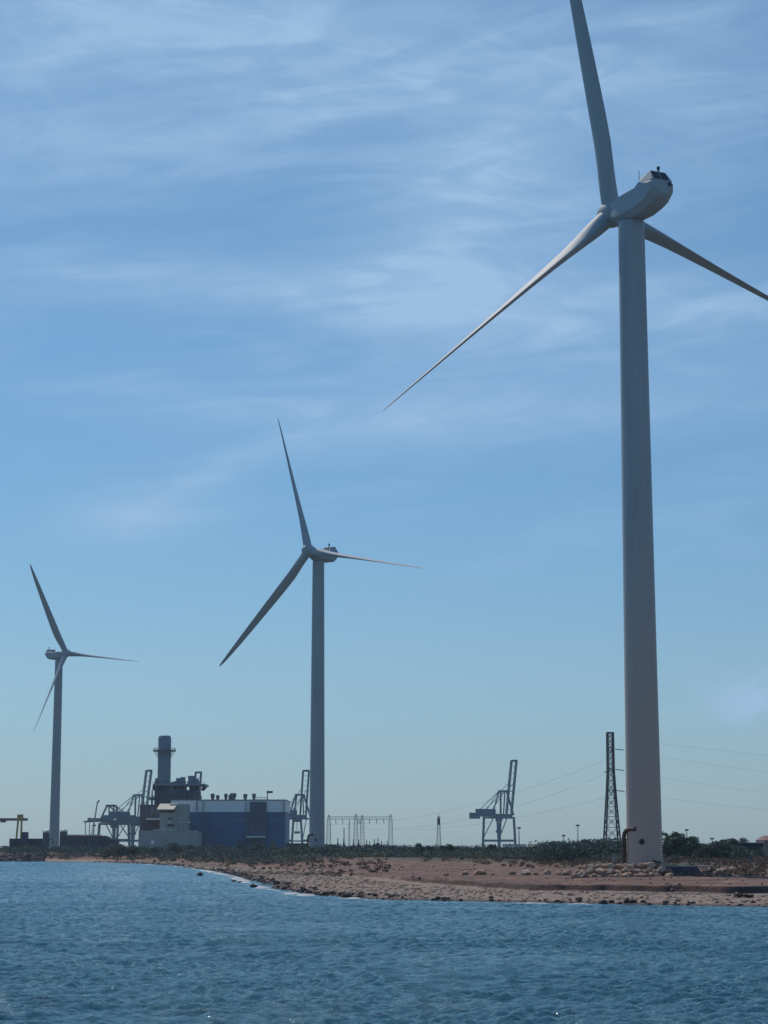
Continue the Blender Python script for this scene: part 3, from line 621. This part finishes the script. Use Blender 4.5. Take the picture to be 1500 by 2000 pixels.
slab(332.5, 557.5, 1563.5, 1586, YP - .3, YP + 45.3, 'upper_wall', hallgrey)
slab(332, 558, 1561.5, 1563.5, YP - .6, YP + 45.6, 'roof', hallroof)
m = MB()
for px in range(340, 557, 7): m.box(X(px) - .08, X(px) + .08, YP - .42, YP - .3, Z(1585.8), Z(1563.7))
m.build('cladding_rib', hallgrey, hall, o)
slab(487, 520, 1566, 1660, YP - 1.2, YP - .45, 'facade_panel', mat('blue grey panel', (.07, .10, .15), .7, .3, .1))
m = MB()
for px in range(391, 557, 12): m.box(X(px) - .1, X(px) + .1, YP - .09, YP, GZ, Z(1586.3))
for py in (1608, 1628): m.box(X(334), X(556.5), YP - .06, YP, Z(py) - .08, Z(py) + .08)
m.build('cladding_joint', dgrey, hall, o)
for a, b, c_, d_ in ((398, 408, 1640, 1665), (418, 424, 1648, 1665), (462, 474, 1640, 1665), (528, 540, 1638, 1665)): slab(a, b, c_, d_, YP - .14, YP + .5, 'roller_door', dgrey)
for a, b in ((400, 414), (424, 438), (532, 546)): slab(a, b, 1617, 1621, YP - .2, YP + .5, 'louvre', dgrey)
for px in (395, 479, 553): slab(px, px + 1.2, 1565, 1664, YP - 1.0, YP - .5, 'rainwater_pipe', hallroof)
slab(382, 384, 1565, 1584, YP - .9, YP - .31, 'downpipe', dgrey)
for a, b in ((448, 482), (523, 551)): slab(a, b, 1599.5, 1602.5, YP - .12, YP + 1, 'window_strip', mat('frosted window strip', (.14, .18, .26), .4, .3, .3))
slab(481, 518, 1633, 1636, YP - 5, YP - 1.25, 'canopy', whitep)
for (px, w, h, tp) in [(414, 8, 1550, 0), (424, 7, 1553, 0), (440, 7, 1550, 0), (454, 13, 1549, 1), (478, 8, 1550.5, 0), (495, 7.5, 1550, 0)]:
    x0, x1 = X(px - w / 2, YP + 8), X(px + w / 2, YP + 8); z0, z1 = Z(1561.4, YP + 8) - 1, Z(h, YP + 8); cx = (x0 + x1) / 2; rr_ = (x1 - x0) / 2
    m = MB(); m.lathe([(rr_ * .7, z0), (rr_ * .7, z0 + (z1 - z0) * .45), (rr_, z0 + (z1 - z0) * .5), (rr_, z1 - .2), (rr_ * .8, z1)], (cx, YP + 8), 16)
    if tp: m.lathe([(rr_ * .5, z0), (rr_ * .5, z1 - 1)], (cx - rr_ * .9, YP + 8), 12)
    m.build('roof_vent', dgrey, hall, o, smooth=True)
m = MB(); x0 = X(521.5, YP + 2); m.tube([(x0, YP + 2, Z(1562) - .5), (x0, YP + 2, Z(1547))], .22, 8); m.box(x0 - .4, x0 + 2.6, YP + 1.4, YP + 2.6, Z(1549), Z(1544.5)); m.build('roof_mast', dgrey, hall, o)
m = MB()
for px in range(500, 524, 4): m.bar((X(px), YP + 1, Z(1561.4)), (X(px), YP + 1, Z(1556.5)), .18)
m.bar((X(498), YP + 1, Z(1557)), (X(522), YP + 1, Z(1557)), .18); m.build('railing', dgrey, hall, o)
# chimney
Yc = YP + 30; cx = X(318, Yc); r_ = (X(331, Yc) - X(305, Yc)) / 2; o = (cx, Yc, GZ)
ch_ = thing('chimney', 'tall grey power station chimney ringed by a high platform', 'chimney', o)
MB().lathe([(r_ * 1.05, GZ), (r_, Z(1540, Yc)), (r_ * .98, Z(1441, Yc)), (r_ * .9, Z(1438.5, Yc)), (r_ * .8, Z(1437, Yc))], (cx, Yc), 36).build('shaft', stackm, ch_, o, smooth=True)
rp = (X(341, Yc) - X(296, Yc)) / 2; zc = Z(1468, Yc)
m = MB(); n_ = 28; prof = [(r_, zc), (rp, zc), (rp, zc + .5), (r_, zc + .5)]
pl = MB().lathe([(r_ * .97, zc - .1), (rp, zc + .1), (rp, zc + .6), (r_ * .97, zc + .62)], (cx, Yc), 32).build('platform', dgrey, ch_, o)
m = MB()
for k in range(20):
    a = 2 * PI * k / 20; m.bar((cx + rp * .98 * math.cos(a), Yc + rp * .98 * math.sin(a), zc + .5), (cx + rp * .98 * math.cos(a), Yc + rp * .98 * math.sin(a), zc + 1.7), .12)
for hz in (1.1, 1.7): m.tube([(cx + rp * .98 * math.cos(2 * PI * k / 24), Yc + rp * .98 * math.sin(2 * PI * k / 24), zc + hz) for k in range(25)], .07, 5)
m.build('railing', steel_l, pl, o)
m = MB()
for k in range(8):
    a = 2 * PI * k / 8; m.bar((cx + r_ * math.cos(a), Yc + r_ * math.sin(a), zc - 3), (cx + rp * .9 * math.cos(a), Yc + rp * .9 * math.sin(a), zc), .25)
m.build('bracket', dgrey, pl, o)
MB().tube([(cx - r_ * 1.1, Yc - 1, GZ + 3), (cx - r_ * 1.1, Yc - 1, Z(1520, Yc))], .7, 8).build('riser_pipe', stackm, ch_, o)
# boiler house with deck and silencers
Yb = YP + 8; o = (X(345, Yb), Yb, GZ); bo = thing('boiler_house', 'dark boiler house with a raised deck of drum silencers at the foot of the chimney', 'boiler house', o)
bx(303.5, 384, 1543, None, Yb, Yb + 20, 'wall', dgrey, bo, o)
bx(372, 388, 1553, None, Yb - 1, Yb + 12, 'annexe', dgrey, bo, o)
bx(296, 398, 1530.5, 1534.5, Yb - 3, Yb + 20, 'deck', stackm, bo, o)
m = MB()
for px in (300, 304, 313, 322, 330, 338, 346, 352, 358, 371, 378, 383): 
    w_ = .9 if px not in (304, 346, 378) else 2.2
    m.box(X(px, Yb) - w_, X(px, Yb) + w_, Yb + .5, Yb + 2.5, Z(1543.5, Yb), Z(1534.3, Yb)); 
m.box(X(337, Yb), X(361, Yb), Yb + 3, Yb + 6, Z(1543.5, Yb), Z(1537, Yb)); m.box(X(367, Yb), X(384, Yb), Yb + 3, Yb + 6, Z(1543.5, Yb), Z(1534.3, Yb))
m.build('deck_frame', dgrey, bo, o)
m = MB()
for i in range(26): px = 296.5 + i * 4.04; m.bar((X(px, Yb), Yb - 2.9, Z(1530.4, Yb)), (X(px, Yb), Yb - 2.9, Z(1527, Yb)), .1)
m.bar((X(296.5, Yb), Yb - 2.9, Z(1527, Yb)), (X(397.5, Yb), Yb - 2.9, Z(1527, Yb)), .12); m.build('railing', dgrey, bo, o)
for (px, w, tp) in [(345, 12, 1519), (353, 10, 1517), (369, 13, 1514.5), (379, 11, 1520)]:
    x0 = X(px, Yb); rr_ = w / 2 * Yb / F; m = MB().lathe([(rr_ * 1.15, Z(1531, Yb)), (rr_ * 1.15, Z(1525, Yb)), (rr_ * .92, Z(1524, Yb)), (rr_ * .92, Z(tp + 2, Yb)), (rr_, Z(tp + 1.8, Yb)), (rr_, Z(tp, Yb))], (x0, Yb + 6), 18); m.build('silencer', stackm, bo, o, smooth=True)
m = MB(); m.loft([[(X(318, Yb), y, Z(1530.6, Yb)), (X(345, Yb), y, Z(1530.6, Yb)), (X(342, Yb), y, Z(1524, Yb)), (X(330, Yb), y, Z(1528, Yb))] for y in (Yb + 3, Yb + 9)]); m.build('duct', stackm, bo, o)
bx(383, 388, 1547, 1553.2, Yb, Yb + 6, 'roof_box', dgrey, bo, o)
for (px, tp) in ((297, 1556), (303, 1532)): 
    m = MB(); m.lathe([(.5, GZ), (.5, Z(1564, Yb)), (1.5, Z(1562, Yb)), (1.7, Z(1558, Yb)), (.4, Z(1554, Yb)), (.3, Z(tp - 12, Yb))], (X(px, Yb), Yb - 4), 12) if px == 297 else m.lathe([(.7, GZ), (.7, Z(1525, Yb))], (X(px, Yb), Yb - 1.5), 10)
    m.build('steam_pipe', dgrey, bo, o, smooth=True)
for k_, (pa, ta) in enumerate([(306, 1548), (311, 1545), (316, 1550), (360, 1548), (366, 1546)]):
    xx = X(pa, Yb - 2); MB().tube([(xx, Yb - 2, GZ + 4), (xx, Yb - 2, Z(ta, Yb - 2)), (xx + 1.2, Yb - 1, Z(ta, Yb - 2) + .8), (xx + 1.2, Yb + .5, Z(ta, Yb - 2) + .8)], .32, 8).build('riser_pipe', dgrey, bo, o)
for py in (1552, 1560): MB().tube([(X(305, Yb - 1.2), Yb - 1.2, Z(py, Yb)), (X(381, Yb - 1.2), Yb - 1.2, Z(py, Yb))], .22, 6).build('header_pipe', dgrey, bo, o)
m = MB()
for k_ in range(12): m.bar((X(398 - .6, Yb), Yb - 2 + k_ * 1.8, Z(1534.4, Yb)), (X(390, Yb), Yb - 2 + k_ * 1.8, Z(1543, Yb)), .2)
m.build('deck_bracing', dgrey, bo, o)
m = MB()
for k_ in range(16): m.bar((X(301, Yb), Yb - 2.5, Z(1540, Yb) - k_ * 1.1), (X(303, Yb), Yb - 2.5, Z(1540, Yb) - k_ * 1.1), .12)
for px in (301, 303): m.bar((X(px, Yb), Yb - 2.5, Z(1532, Yb)), (X(px, Yb), Yb - 2.5, GZ + 3), .14)
m.build('ladder', dgrey, bo, o)
# left process block
Yl = YP - 5; o = (X(287, Yl), Yl, GZ); pb = thing('process_building', 'brownish process block left of the chimney with a white canopy', 'industrial building', o)
bx(271.5, 312, 1573, None, Yl, Yl + 16, 'wall', brown, pb, o); bx(270.5, 301, 1571.5, 1573, Yl - .6, Yl + 16.5, 'roof', dgrey, pb, o)
bx(294.5, 297, 1577, 1590, Yl - .2, Yl + 1, 'window', steel_l, pb, o)
bx(284, 322, 1598, 1601, Yl - 14, Yl - .05, 'canopy', whitep, pb, o)
for px in (273, 277): bx(px, px + 1.4, 1600, 1640, Yl - 1.5, Yl - .8, 'pipe', steel_l, pb, o)
# beige building
Ya = YP - 25; o = (X(330, Ya), Ya, GZ); be = thing('beige_building', 'beige stepped power station building in front of the blue hall', 'industrial building', o)
bx(330, 364.5, 1570.5, None, Ya + 2, Ya + 16, 'tower_block', beige, be, o)
bx(311, 345, 1583, None, Ya + 1.2, Ya + 12, 'wall', beige, be, o)
bx(270, 385, 1622, None, Ya - 6, Ya + 1, 'lower_block', beige, be, o); 
bx(385, 391, 1625, None, Ya - 5, Ya + 1, 'side_block', beige, be, o)
m = MB(); y0, y1 = Ya - 3, Ya + 4; ra = [(X(305, y0), y0, Z(1582, y0)), (X(338, y0), y0, Z(1582, y0)), (X(346, y1), y1, Z(1571, y1)), (X(311, y1), y1, Z(1571, y1))]
m.loft([ra, [(a, b, c_ + .35) for a, b, c_ in ra]]); m.build('sloping_roof', cream, be, o)
bx(312, 340, 1582.5, 1587, Ya + .9, Ya + 1.2, 'shadow_gap', dark, be, o)
for a, b, c_, d_ in [(326, 336, 1598, 1600.5), (326, 340, 1610, 1614)]: bx(a, b, c_, d_, Ya + .95, Ya + 1.25, 'window', dark, be, o)
for a, b, c_, d_, yy in [(328, 335, 1605, 1607, Ya + .9), (346, 352, 1605, 1607, Ya + 1.7), (363, 371, 1605, 1607, Ya + 1.7)]: bx(a, b, c_, d_, yy - 1.2, yy + .2, 'light_canopy', whitep, be, o)
for a, b in ((299, 311), (315, 323), (328, 337)): bx(a, b, 1620.3, 1622, Ya - 6.2, Ya - 5, 'skylight', whitep, be, o)
bx(295, 301, 1641, 1649, Ya - 6.15, Ya - 5.9, 'door', hallgrey, be, o)
# far left plant and tanks
bluegrey = mat('slate blue cladding', (.055, .075, .11), .8, .2, .2)
Yd = 860; o = (X(50, Yd), Yd, GZ); T = thing('workshop', 'dark slate workshop with a small stair tower left of the farthest turbine', 'industrial building', o)
bx(18, 83, 1639, None, Yd + 12, Yd + 26, 'wall', bluegrey, T, o); bx(17, 84, 1637.8, 1639, Yd + 11.6, Yd + 26.4, 'roof', dgrey, T, o)
bx(41.5, 52, 1625, None, Yd + 9, Yd + 13, 'stair_tower', bluegrey, T, o)
for px in (28, 38, 60, 70): bx(px, px + 5, 1646, 1650, Yd + 11.7, Yd + 12.05, 'window', dark, T, o)
for (pa, pb_, top, lab) in [(83, 99, 1626, 'dark storage tank with a white domed roof left of the farthest turbine tower'), (116, 131, 1625, 'storage tank with a domed roof right behind the farthest turbine tower')]:
    Yt = 1050; x0 = (X(pa, Yt) + X(pb_, Yt)) / 2; rr_ = (X(pb_, Yt) - X(pa, Yt)) / 2; T = thing('storage_tank', lab, 'tank', (x0, Yt, GZ), 0, 'domed tanks by the farthest turbine')
    zt_ = Z(top, Yt) - GZ; MB().lathe([(rr_, 0), (rr_, zt_)], n=32).build('tank_wall', bluegrey, T, smooth=True); MB().lathe([(rr_ * 1.01, zt_ + .01), (rr_ * .8, zt_ + .9), (rr_ * .4, zt_ + 1.5), (.1, zt_ + 1.7)], n=32).build('dome_roof', whitep, T, smooth=True)
    m = MB()
    for k in range(16): a = 2 * PI * k / 16; m.bar((rr_ * math.cos(a), rr_ * math.sin(a), zt_), (rr_ * math.cos(a), rr_ * math.sin(a), zt_ + 1.1), .12)
    m.build('railing', steel_l, T)
Ys = 980; o = (X(165, Ys), Ys, GZ); T = thing('long_shed', 'long low dark shed with pale roof sheets right of the farthest turbine', 'shed', o)
bx(128, 205, 1634, None, Ys, Ys + 20, 'wall', bluegrey, T, o); bx(127, 199, 1632, 1634, Ys - .5, Ys + 20, 'eaves', redb, T, o)
for a, b in ((131, 153), (165, 188)): bx(a, b, 1630, 1631.9, Ys + 1, Ys + 19, 'roof_sheet', whitep, T, o)
for a in (136, 150, 164, 178, 192): bx(a, a + 6, 1641, 1648, Ys - .15, Ys + .1, 'door', dark, T, o)
for (a, b, top, Yq, lab) in [(196, 226, 1641, 900, 'low grey shed at the right end of the long dark shed'), (558, 600, 1648, 900, 'low flat shed left of the middle turbine base'), (637, 655, 1650, 800, 'low dark shed just right of the middle turbine base'), (985, 1028, 1650, 900, 'low pale shed under the harbour crane')]:
    o = (X((a + b) / 2, Yq), Yq, GZ); T = thing('low_shed', lab, 'shed', o); bx(a, b, top, None, Yq, Yq + 12, 'wall', bluegrey if a != 985 else hallgrey, T, o); bx(a - .7, b + .7, top - 1, top, Yq - .5, Yq + 12.5, 'roof', dgrey, T, o)
    bx(a + 3, a + 8, top + 3, None, Yq - .1, Yq + .1, 'door', dark, T, o)
# right-hand buildings
Yr = 420; o = (X(1460, Yr), Yr, GZ); T = thing('dark_hall', 'dark flat-roofed hall among the trees at the right edge', 'hall', o)
bx(1432, 1492, 1648, None, Yr, Yr + 14, 'wall', mat('dark teal cladding', (.025, .05, .06), .8, .2, .3), T, o); bx(1430, 1494, 1645.5, 1648, Yr - .4, Yr + 14.4, 'roof', dgrey, T, o)
for a in (1440, 1455, 1478): bx(a, a + 7, 1656, 1666, Yr - .12, Yr + .1, 'door', dark, T, o)
m = MB().loft([[(X(1427, Yr), y, GZ), (X(1432, Yr), y, GZ), (X(1432, Yr), y, Z(1652, Yr)), (X(1427, Yr), y, Z(1656, Yr))] for y in (Yr - 1, Yr + 6)]); m.build('side_wall', conc, T, o)
Yr = 440; o = (X(1500, Yr), Yr, GZ); T = thing('pink_house', 'pinkish rendered house cut by the right edge of the photo', 'house', o)
pk = mat('pinkish render', (.30, .22, .22), .9, .15, .4); bx(1493, 1560, 1641, None, Yr, Yr + 10, 'wall', pk, T, o)
m = MB(); zt_ = Z(1641, Yr); m.loft([[(X(1492, Yr), Yr - .4, zt_), (X(1561, Yr), Yr - .4, zt_), (X(1561, Yr), Yr + 10.4, zt_), (X(1492, Yr), Yr + 10.4, zt_)], [(X(1500, Yr), Yr + 4.6, zt_ + 1), (X(1554, Yr), Yr + 4.6, zt_ + 1), (X(1554, Yr), Yr + 5.4, zt_ + 1), (X(1500, Yr), Yr + 5.4, zt_ + 1)]]); m.build('roof', redb, T, o)
bx(1510, 1520, 1650, 1660, Yr - .08, Yr + .1, 'window', dark, T, o)
Yh = 330; o = (X(1374, Yh), Yh, GZ); T = thing('pale_hut', 'small pale hut with two openings between the trees right of the near turbine', 'hut', o)
bx(1363, 1385, 1667, None, Yh, Yh + 2.5, 'wall', conc, T, o); bx(1362, 1386, 1665.5, 1667, Yh - .3, Yh + 2.8, 'roof', steel_l, T, o)
for a in (1366, 1377): bx(a, a + 5, 1670, 1679, Yh - .06, Yh + .1, 'opening', dark, T, o)
Yh = 300; o = (X(1201, Yh), Yh, GZ); T = thing('marker_box', 'small whitish cabinet in the scrub below the tall pylon', 'cabinet', o)
bx(1197, 1205, 1672, None, Yh, Yh + .6, 'body', conc, T, o, .03); bx(1196.4, 1205.6, 1671, 1672, Yh - .05, Yh + .65, 'lid', steel_l, T, o)
# dark block right of the rock pile
Yk = 234.5; x0, x1 = X(1302, Yk), X(1368, Yk); g0 = gz((x0 + x1) / 2, Yk); T = thing('concrete_block', 'long block coloured dark for its shaded side, with a pale top, right of the rock pile', 'concrete block', ((x0 + x1) / 2, Yk, g0)); hw = (x1 - x0) / 2
MB().loft([[(-hw - .5, -.2, -.3), (hw + .3, -.2, -.3), (hw + .3, 3, -.3), (-hw - .5, 3, -.3)], [(-hw + .1, .25, 1.0), (hw - .3, .25, 1.0), (hw - .3, 2.8, 1.0), (-hw + .1, 2.8, 1.0)]]).build('block', mat('shade dark concrete', (.07, .06, .065), .95, .3, 1.2, bump=.05), T, bevel=.08)  # dark body colour stands in for the shadowed side of the slab
MB().box(-hw + .3, hw + 1.6, .5, 3.6, 1.01, 1.12).build('capping', conc, T)
for (px, top, bot, Yq, lab) in [(1467, 1672, 1702, 262, 'dark leaning post in the scrub under the dark hall at right'), (1216, 1655, 1690, 252, 'thin dark post close left of the near turbine pipe')]:
    x_ = X(px, Yq); g0 = gz(x_, Yq); T = thing('post', lab, 'post', (x_, Yq, g0)); h = max(.8, Z(top, Yq) - g0); MB().tube([(0, 0, -.2), (.05, 0, h)], [.13, .09], 8).build('shaft', dgrey, T); MB().box(-.16, .2, -.12, .12, h - .25, h).build('cap', dgrey, T)
# ------------------------------------------------------------------ plants
def leafmat(name, c1, c2, sc=.35):
    m = bpy.data.materials.new(name); m.use_nodes = True; t = m.node_tree; p = t.nodes['Principled BSDF']; p.inputs['Roughness'].default_value = .9; p.inputs['Specular IOR Level'].default_value = .1
    g_ = t.nodes.new('ShaderNodeNewGeometry'); no = N(t, 'ShaderNodeTexNoise', i_Scale=sc, i_Detail=5, i_Roughness=.7); t.links.new(g_.outputs['Position'], no.inputs['Vector'])
    mr = N(t, 'ShaderNodeMapRange'); t.links.new(no.outputs[0], mr.inputs[0]); mr.inputs[1].default_value = .35; mr.inputs[2].default_value = .65
    mx = N(t, 'ShaderNodeMix', data_type='RGBA'); t.links.new(mr.outputs[0], mx.inputs[0]); mx.inputs[6].default_value = (*c1, 1); mx.inputs[7].default_value = (*c2, 1); t.links.new(mx.outputs[2], p.inputs['Base Color'])
    return m
green = leafmat('dark evergreen leaves', (.085, .115, .10), (.15, .175, .14)); olive = leafmat('dusty olive leaves', (.15, .165, .125), (.23, .23, .175)); dry = leafmat('dry brown scrub', (.16, .11, .085), (.27, .19, .145)); bark = mat('grey bark', (.10, .08, .065), .9, .2, 2)
def leaves(rg, cen, rad, n, ls):
    """n leaf triangles in clumps round cen (k,3), radii rad (k,)"""
    k = rg.integers(0, len(cen), n); d = rg.normal(size=(n, 3)); d /= np.linalg.norm(d, axis=1)[:, None]
    p = cen[k] + d * (rad[k] * rg.uniform(.25, 1.0, n) ** .5)[:, None] * np.array([1, 1, .8])
    a = rg.normal(size=(n, 3)); b = rg.normal(size=(n, 3)); s = ls * rg.uniform(.5, 1.4, (n, 1))
    a = a / np.linalg.norm(a, axis=1)[:, None] * s; b = b / np.linalg.norm(b, axis=1)[:, None] * s
    V = np.stack([p + a, p + b, p - a * .8, p - b * .8], 1).reshape(-1, 3); return V, np.arange(4 * n).reshape(-1, 4)
def tree_proto(seed, h, w, lm, n, ls, flat=.7, label='x'):
    rg = np.random.default_rng(seed); T = thing('tree', label, 'tree'); m = MB()
    top = Vector((rg.normal() * .1, rg.normal() * .1, h * .55)); m.tube([(0, 0, -.3), (.05, 0, h * .25), top], [.14, .11, .06], 7)
    cen = []; rad = []
    for i in range(9):
        a = 2 * PI * i / 9 + rg.uniform(0, .6); rr2 = w * rg.uniform(.12, .36); z = h * rg.uniform(.38, .84)
        c_ = Vector((rr2 * math.cos(a), rr2 * math.sin(a), z)); m.tube([(0, 0, h * .2), c_ * .5 + Vector((0, 0, h * .1)), c_], [.07, .05, .02], 5); cen.append(c_[:]); rad.append(w * rg.uniform(.14, .25))
    cen.append((0, 0, h * .82)); rad.append(w * .2)
    m.build('trunk', bark, T); V, Fq = leaves(rg, np.array(cen), np.array(rad), n, ls); V[:, 2] = np.clip(V[:, 2], .25, None)
    cr = npmesh('crown', V, Fq, lm); cr.parent = T; return T
SPEC = [(1, 5, 5.2, green, 2600, .17), (2, 5, 4.4, green, 2200, .17), (3, 5, 6.4, olive, 2600, .17), (4, 5, 3.6, green, 1800, .16), (5, 5, 7.5, green, 3000, .18)]
PT = [tree_proto(*s) for s in SPEC]; used = set()
TREES = [  # px, top py, Y, proto, width factor, label
 (1322, 1624, 300, 0, 1.35, 'large dark tree immediately right of the near turbine tower'), (1347, 1631, 310, 3, 1.2, 'lopsided tree on the right flank of the large dark tree by the turbine'), (1302, 1643, 290, 1, 1.0, 'bushy tree peeping out right behind the near turbine tower base'),
 (1364, 1648, 330, 2, .9, 'low brownish-green tree above the small pale hut'), (1376, 1647, 350, 3, .9, 'slim small tree just right of the pale hut'), (1398, 1641, 330, 0, 1.1, 'round tree between the pale hut and the dark hall'), (1413, 1637, 345, 1, 1.1, 'taller pointed crown left of the dark hall'),
 (1433, 1635, 380, 3, 1.0, 'tree with a pointed top at the left corner of the dark hall'), (1452, 1636, 450, 2, .75, 'flat domed tree rising behind the dark hall roof'), (1484, 1659, 360, 0, .9, 'low dark tree in front of the dark hall right part'), (1418, 1660, 320, 4, .8, 'wide low tree in front of the hall side wall'),
 (1205, 1650, 330, 1, 1.0, 'bushy tree at the right foot of the tall pylon'), (1182, 1645, 330, 0, .9, 'dark tree at the left foot of the tall pylon'), (1160, 1643, 335, 3, 1.1, 'small tree second left of the tall pylon'), (1141, 1637, 340, 1, 1.1, 'tree with the highest crown in the wood left of the tall pylon'), (1120, 1644, 345, 0, .9, 'dark rounded tree below the floodlight mast left of the pylon'),
 (1100, 1646, 350, 4, .8, 'wide spreading tree below the low floodlight mast'), (1081, 1641, 360, 1, 1.0, 'crown standing up at the left end of the dark wood'), (1062, 1650, 370, 2, .9, 'dusty olive tree at the left slope of the dark wood'), (1035, 1653, 380, 4, .7, 'low tree right of the harbour crane legs'),
 (961, 1647, 420, 3, .9, 'little round tree between the harbour crane legs'), (985, 1655, 420, 2, .8, 'low olive tree below the right crane legs'), (935, 1656, 430, 4, .6, 'low spreading tree left of the crane legs'), (912, 1655, 420, 2, .8, 'low dusty tree between lattice tower and harbour crane'),
 (880, 1647, 420, 1, .9, 'rounded dark tree just right of the slim lattice tower'), (867, 1650, 430, 3, .9, 'small dark tree touching the right of the slim lattice tower'), (838, 1650, 430, 3, .9, 'small pointed tree just left of the slim lattice tower'), (819, 1646, 430, 0, .8, 'squarish dark tree left of the slim lattice tower'), (790, 1656, 440, 2, .7, 'low olive tree right of the switchyard'),
 (343, 1646, 640, 0, 1.0, 'dark bushy tree in front of the beige building corner'), (372, 1650, 650, 4, .8, 'wide dark tree in front of the beige building and blue hall'), (404, 1651, 650, 1, .9, 'dark tree at the lower left corner of the blue hall'), (432, 1649, 650, 2, .9, 'olive tree before the left half of the blue hall'), (470, 1648, 640, 4, .9, 'wide dark tree left of the white canopy of the blue hall'),
 (505, 1645, 640, 0, 1.1, 'tallest tree standing right in front of the white canopy'), (535, 1650, 640, 2, .9, 'olive tree before the right end of the blue hall'), (568, 1655, 600, 1, .9, 'dark tree just left of the middle turbine pipe'), (236, 1648, 650, 0, 1.1, 'dark tree below the lowered crane'), (262, 1650, 650, 1, 1.0, 'dark tree at the lower left corner of the beige building'),
 (215, 1653, 660, 2, 1.0, 'olive tree at the right end of the long shed'), (306, 1655, 640, 4, .7, 'low spreading tree before the door of the beige building'), (12, 1651, 800, 1, 1.2, 'dark tree cut by the left edge under the yellow gantry'), (1276, 1679, 236.8, 4, .9, 'low dark bush growing against the foot of the near turbine tower'), (1288, 1684, 237.2, 3, 1.1, 'smallest dark bush at the right foot of the near turbine tower'), (645, 1662, 560, 4, .9, 'low dark tree right at the foot of the middle turbine')]
for (px, top, Y, pr, wf, lab) in TREES:
    if pr in used: T = copy_tree(PT[pr])
    else: T = PT[pr]; used.add(pr)
    x_ = X(px, Y); g0 = gz(x_, Y); h = Z(top, Y) - g0; s_ = max(.12, h / 4.9); T.location = (x_, Y, g0 - .1); T.scale = (s_ * wf * (1.25 if Y > 500 else 1), s_ * wf * 1.1, s_); T.rotation_euler = (0, 0, (px * 1.7) % 6.28)
    tag(T, lab, 'tree', 'trees and tall bushes on the skyline')
for i in range(len(PT)):
    if i not in used: PT[i].location = (0, 900, -50)
V, Fq = leaves(np.random.default_rng(77), np.array([(X(1436 + 6 * k, 183), 183 + .3 * (k % 3), gz(X(1436 + 6 * k, 183), 183) + .08) for k in range(6)]), np.array([.32] * 6), 700, .07)
V[:, 2] = np.maximum(V[:, 2], gz(X(1450, 183), 183) - .05); tag(npmesh('seaweed', V, Fq, leafmat('dark stranded seaweed', (.02, .018, .015), (.05, .04, .03))), kind='stuff')
# scrub (ground cover)
def scrub(name, lm, n, yr, hr, seed, per, ls, pxr=(-500, 2300), smin=0):
    rg = np.random.default_rng(seed); y = yr[0] + (yr[1] - yr[0]) * rg.random(n) ** 1.3; px = rg.uniform(*pxr, n); x = (px - 750) / F * y * 1.0135
    clear = (px > 1295) & (y < 345) & (hr[1] > 1)
    s = sdist(x, y); w = 1 - .62 * np.clip((y - 190) / 260, 0, 1); g_ = ground(x, y); d_ = fbm(x * .05, y * .02, 3)
    # keep off the water, off the beach, and clear of the turbine bases
    ok = (s / w > smin + 14 * (d_ - .5) * 2)
    ok &= ~clear
    x, y, g_, d_ = x[ok], y[ok], g_[ok], d_[ok]; h = rg.uniform(*hr, len(x)) * (.55 + .9 * d_)
    cen = np.stack([x, y, g_ + h * .45], 1); rad = h * .62
    rg2 = np.random.default_rng(seed + 1); k = np.repeat(np.arange(len(x)), per); n2 = len(k)
    d = rg2.normal(size=(n2, 3)); d /= np.linalg.norm(d, axis=1)[:, None]; p = cen[k] + d * (rad[k] * rg2.uniform(.2, 1, n2) ** .5)[:, None] * np.array([1.5, 1.2, .8])
    p[:, 2] = np.maximum(p[:, 2], g_[k] + .02); sz = (ls * (y[k] / 300) ** .6)[:, None] * rg2.uniform(.5, 1.4, (n2, 1))
    a = rg2.normal(size=(n2, 3)); b = rg2.normal(size=(n2, 3)); a = a / np.linalg.norm(a, axis=1)[:, None] * sz; b = b / np.linalg.norm(b, axis=1)[:, None] * sz
    V = np.stack([p + a, p + b, p - a * .8, p - b * .8], 1).reshape(-1, 3); return tag(npmesh(name, V, np.arange(4 * n2).reshape(-1, 4), lm), kind='stuff')
scrub('undergrowth', green, 3600, (300, 520), (1.4, 2.8), 21, 80, .15, smin=92)
scrub('scrub', olive, 4400, (256, 440), (.7, 1.8), 22, 60, .13, smin=70)
scrub('heath', dry, 5600, (243, 380), (.3, .9), 23, 45, .11, smin=62)
scrub('thicket', green, 1700, (470, 800), (1.7, 3.1), 24, 70, .17, (-60, 800), smin=28)
scrub('brushwood', olive, 1300, (430, 700), (.8, 1.7), 25, 55, .16, (-60, 800), smin=18)
scrub('shore_weeds', dry, 900, (300, 690), (.3, .8), 31, 36, .14, (-60, 760), smin=15)
scrub('understorey', green, 360, (322, 372), (2.0, 3.5), 28, 150, .15, (1045, 1232), smin=60)
scrub('coppice', green, 150, (348, 400), (2.0, 3.4), 29, 150, .17, (1296, 1430), smin=60)
scrub('brush_cover', green, 1100, (520, 800), (1.4, 2.8), 27, 70, .17, (600, 1560), smin=60)
scrub('weeds', dry, 600, (225, 250), (.2, .5), 26, 30, .1, (780, 1560), smin=50)
# ------------------------------------------------------------------ haze
hz = MB().box(-11000, 11000, -60, 3650, -6, 180).build('haze', bpy.data.materials.new('haze air')); hm = hz.data.materials[0]; hm.use_nodes = True; t = hm.node_tree; t.nodes.clear()
pv = t.nodes.new('ShaderNodeVolumePrincipled'); pv.inputs['Density'].default_value = .00008; pv.inputs['Color'].default_value = (.72, .86, .98, 1); pv.inputs['Anisotropy'].default_value = .1
ou = t.nodes.new('ShaderNodeOutputMaterial'); t.links.new(pv.outputs[0], ou.inputs['Volume']); tag(hz, kind='stuff')
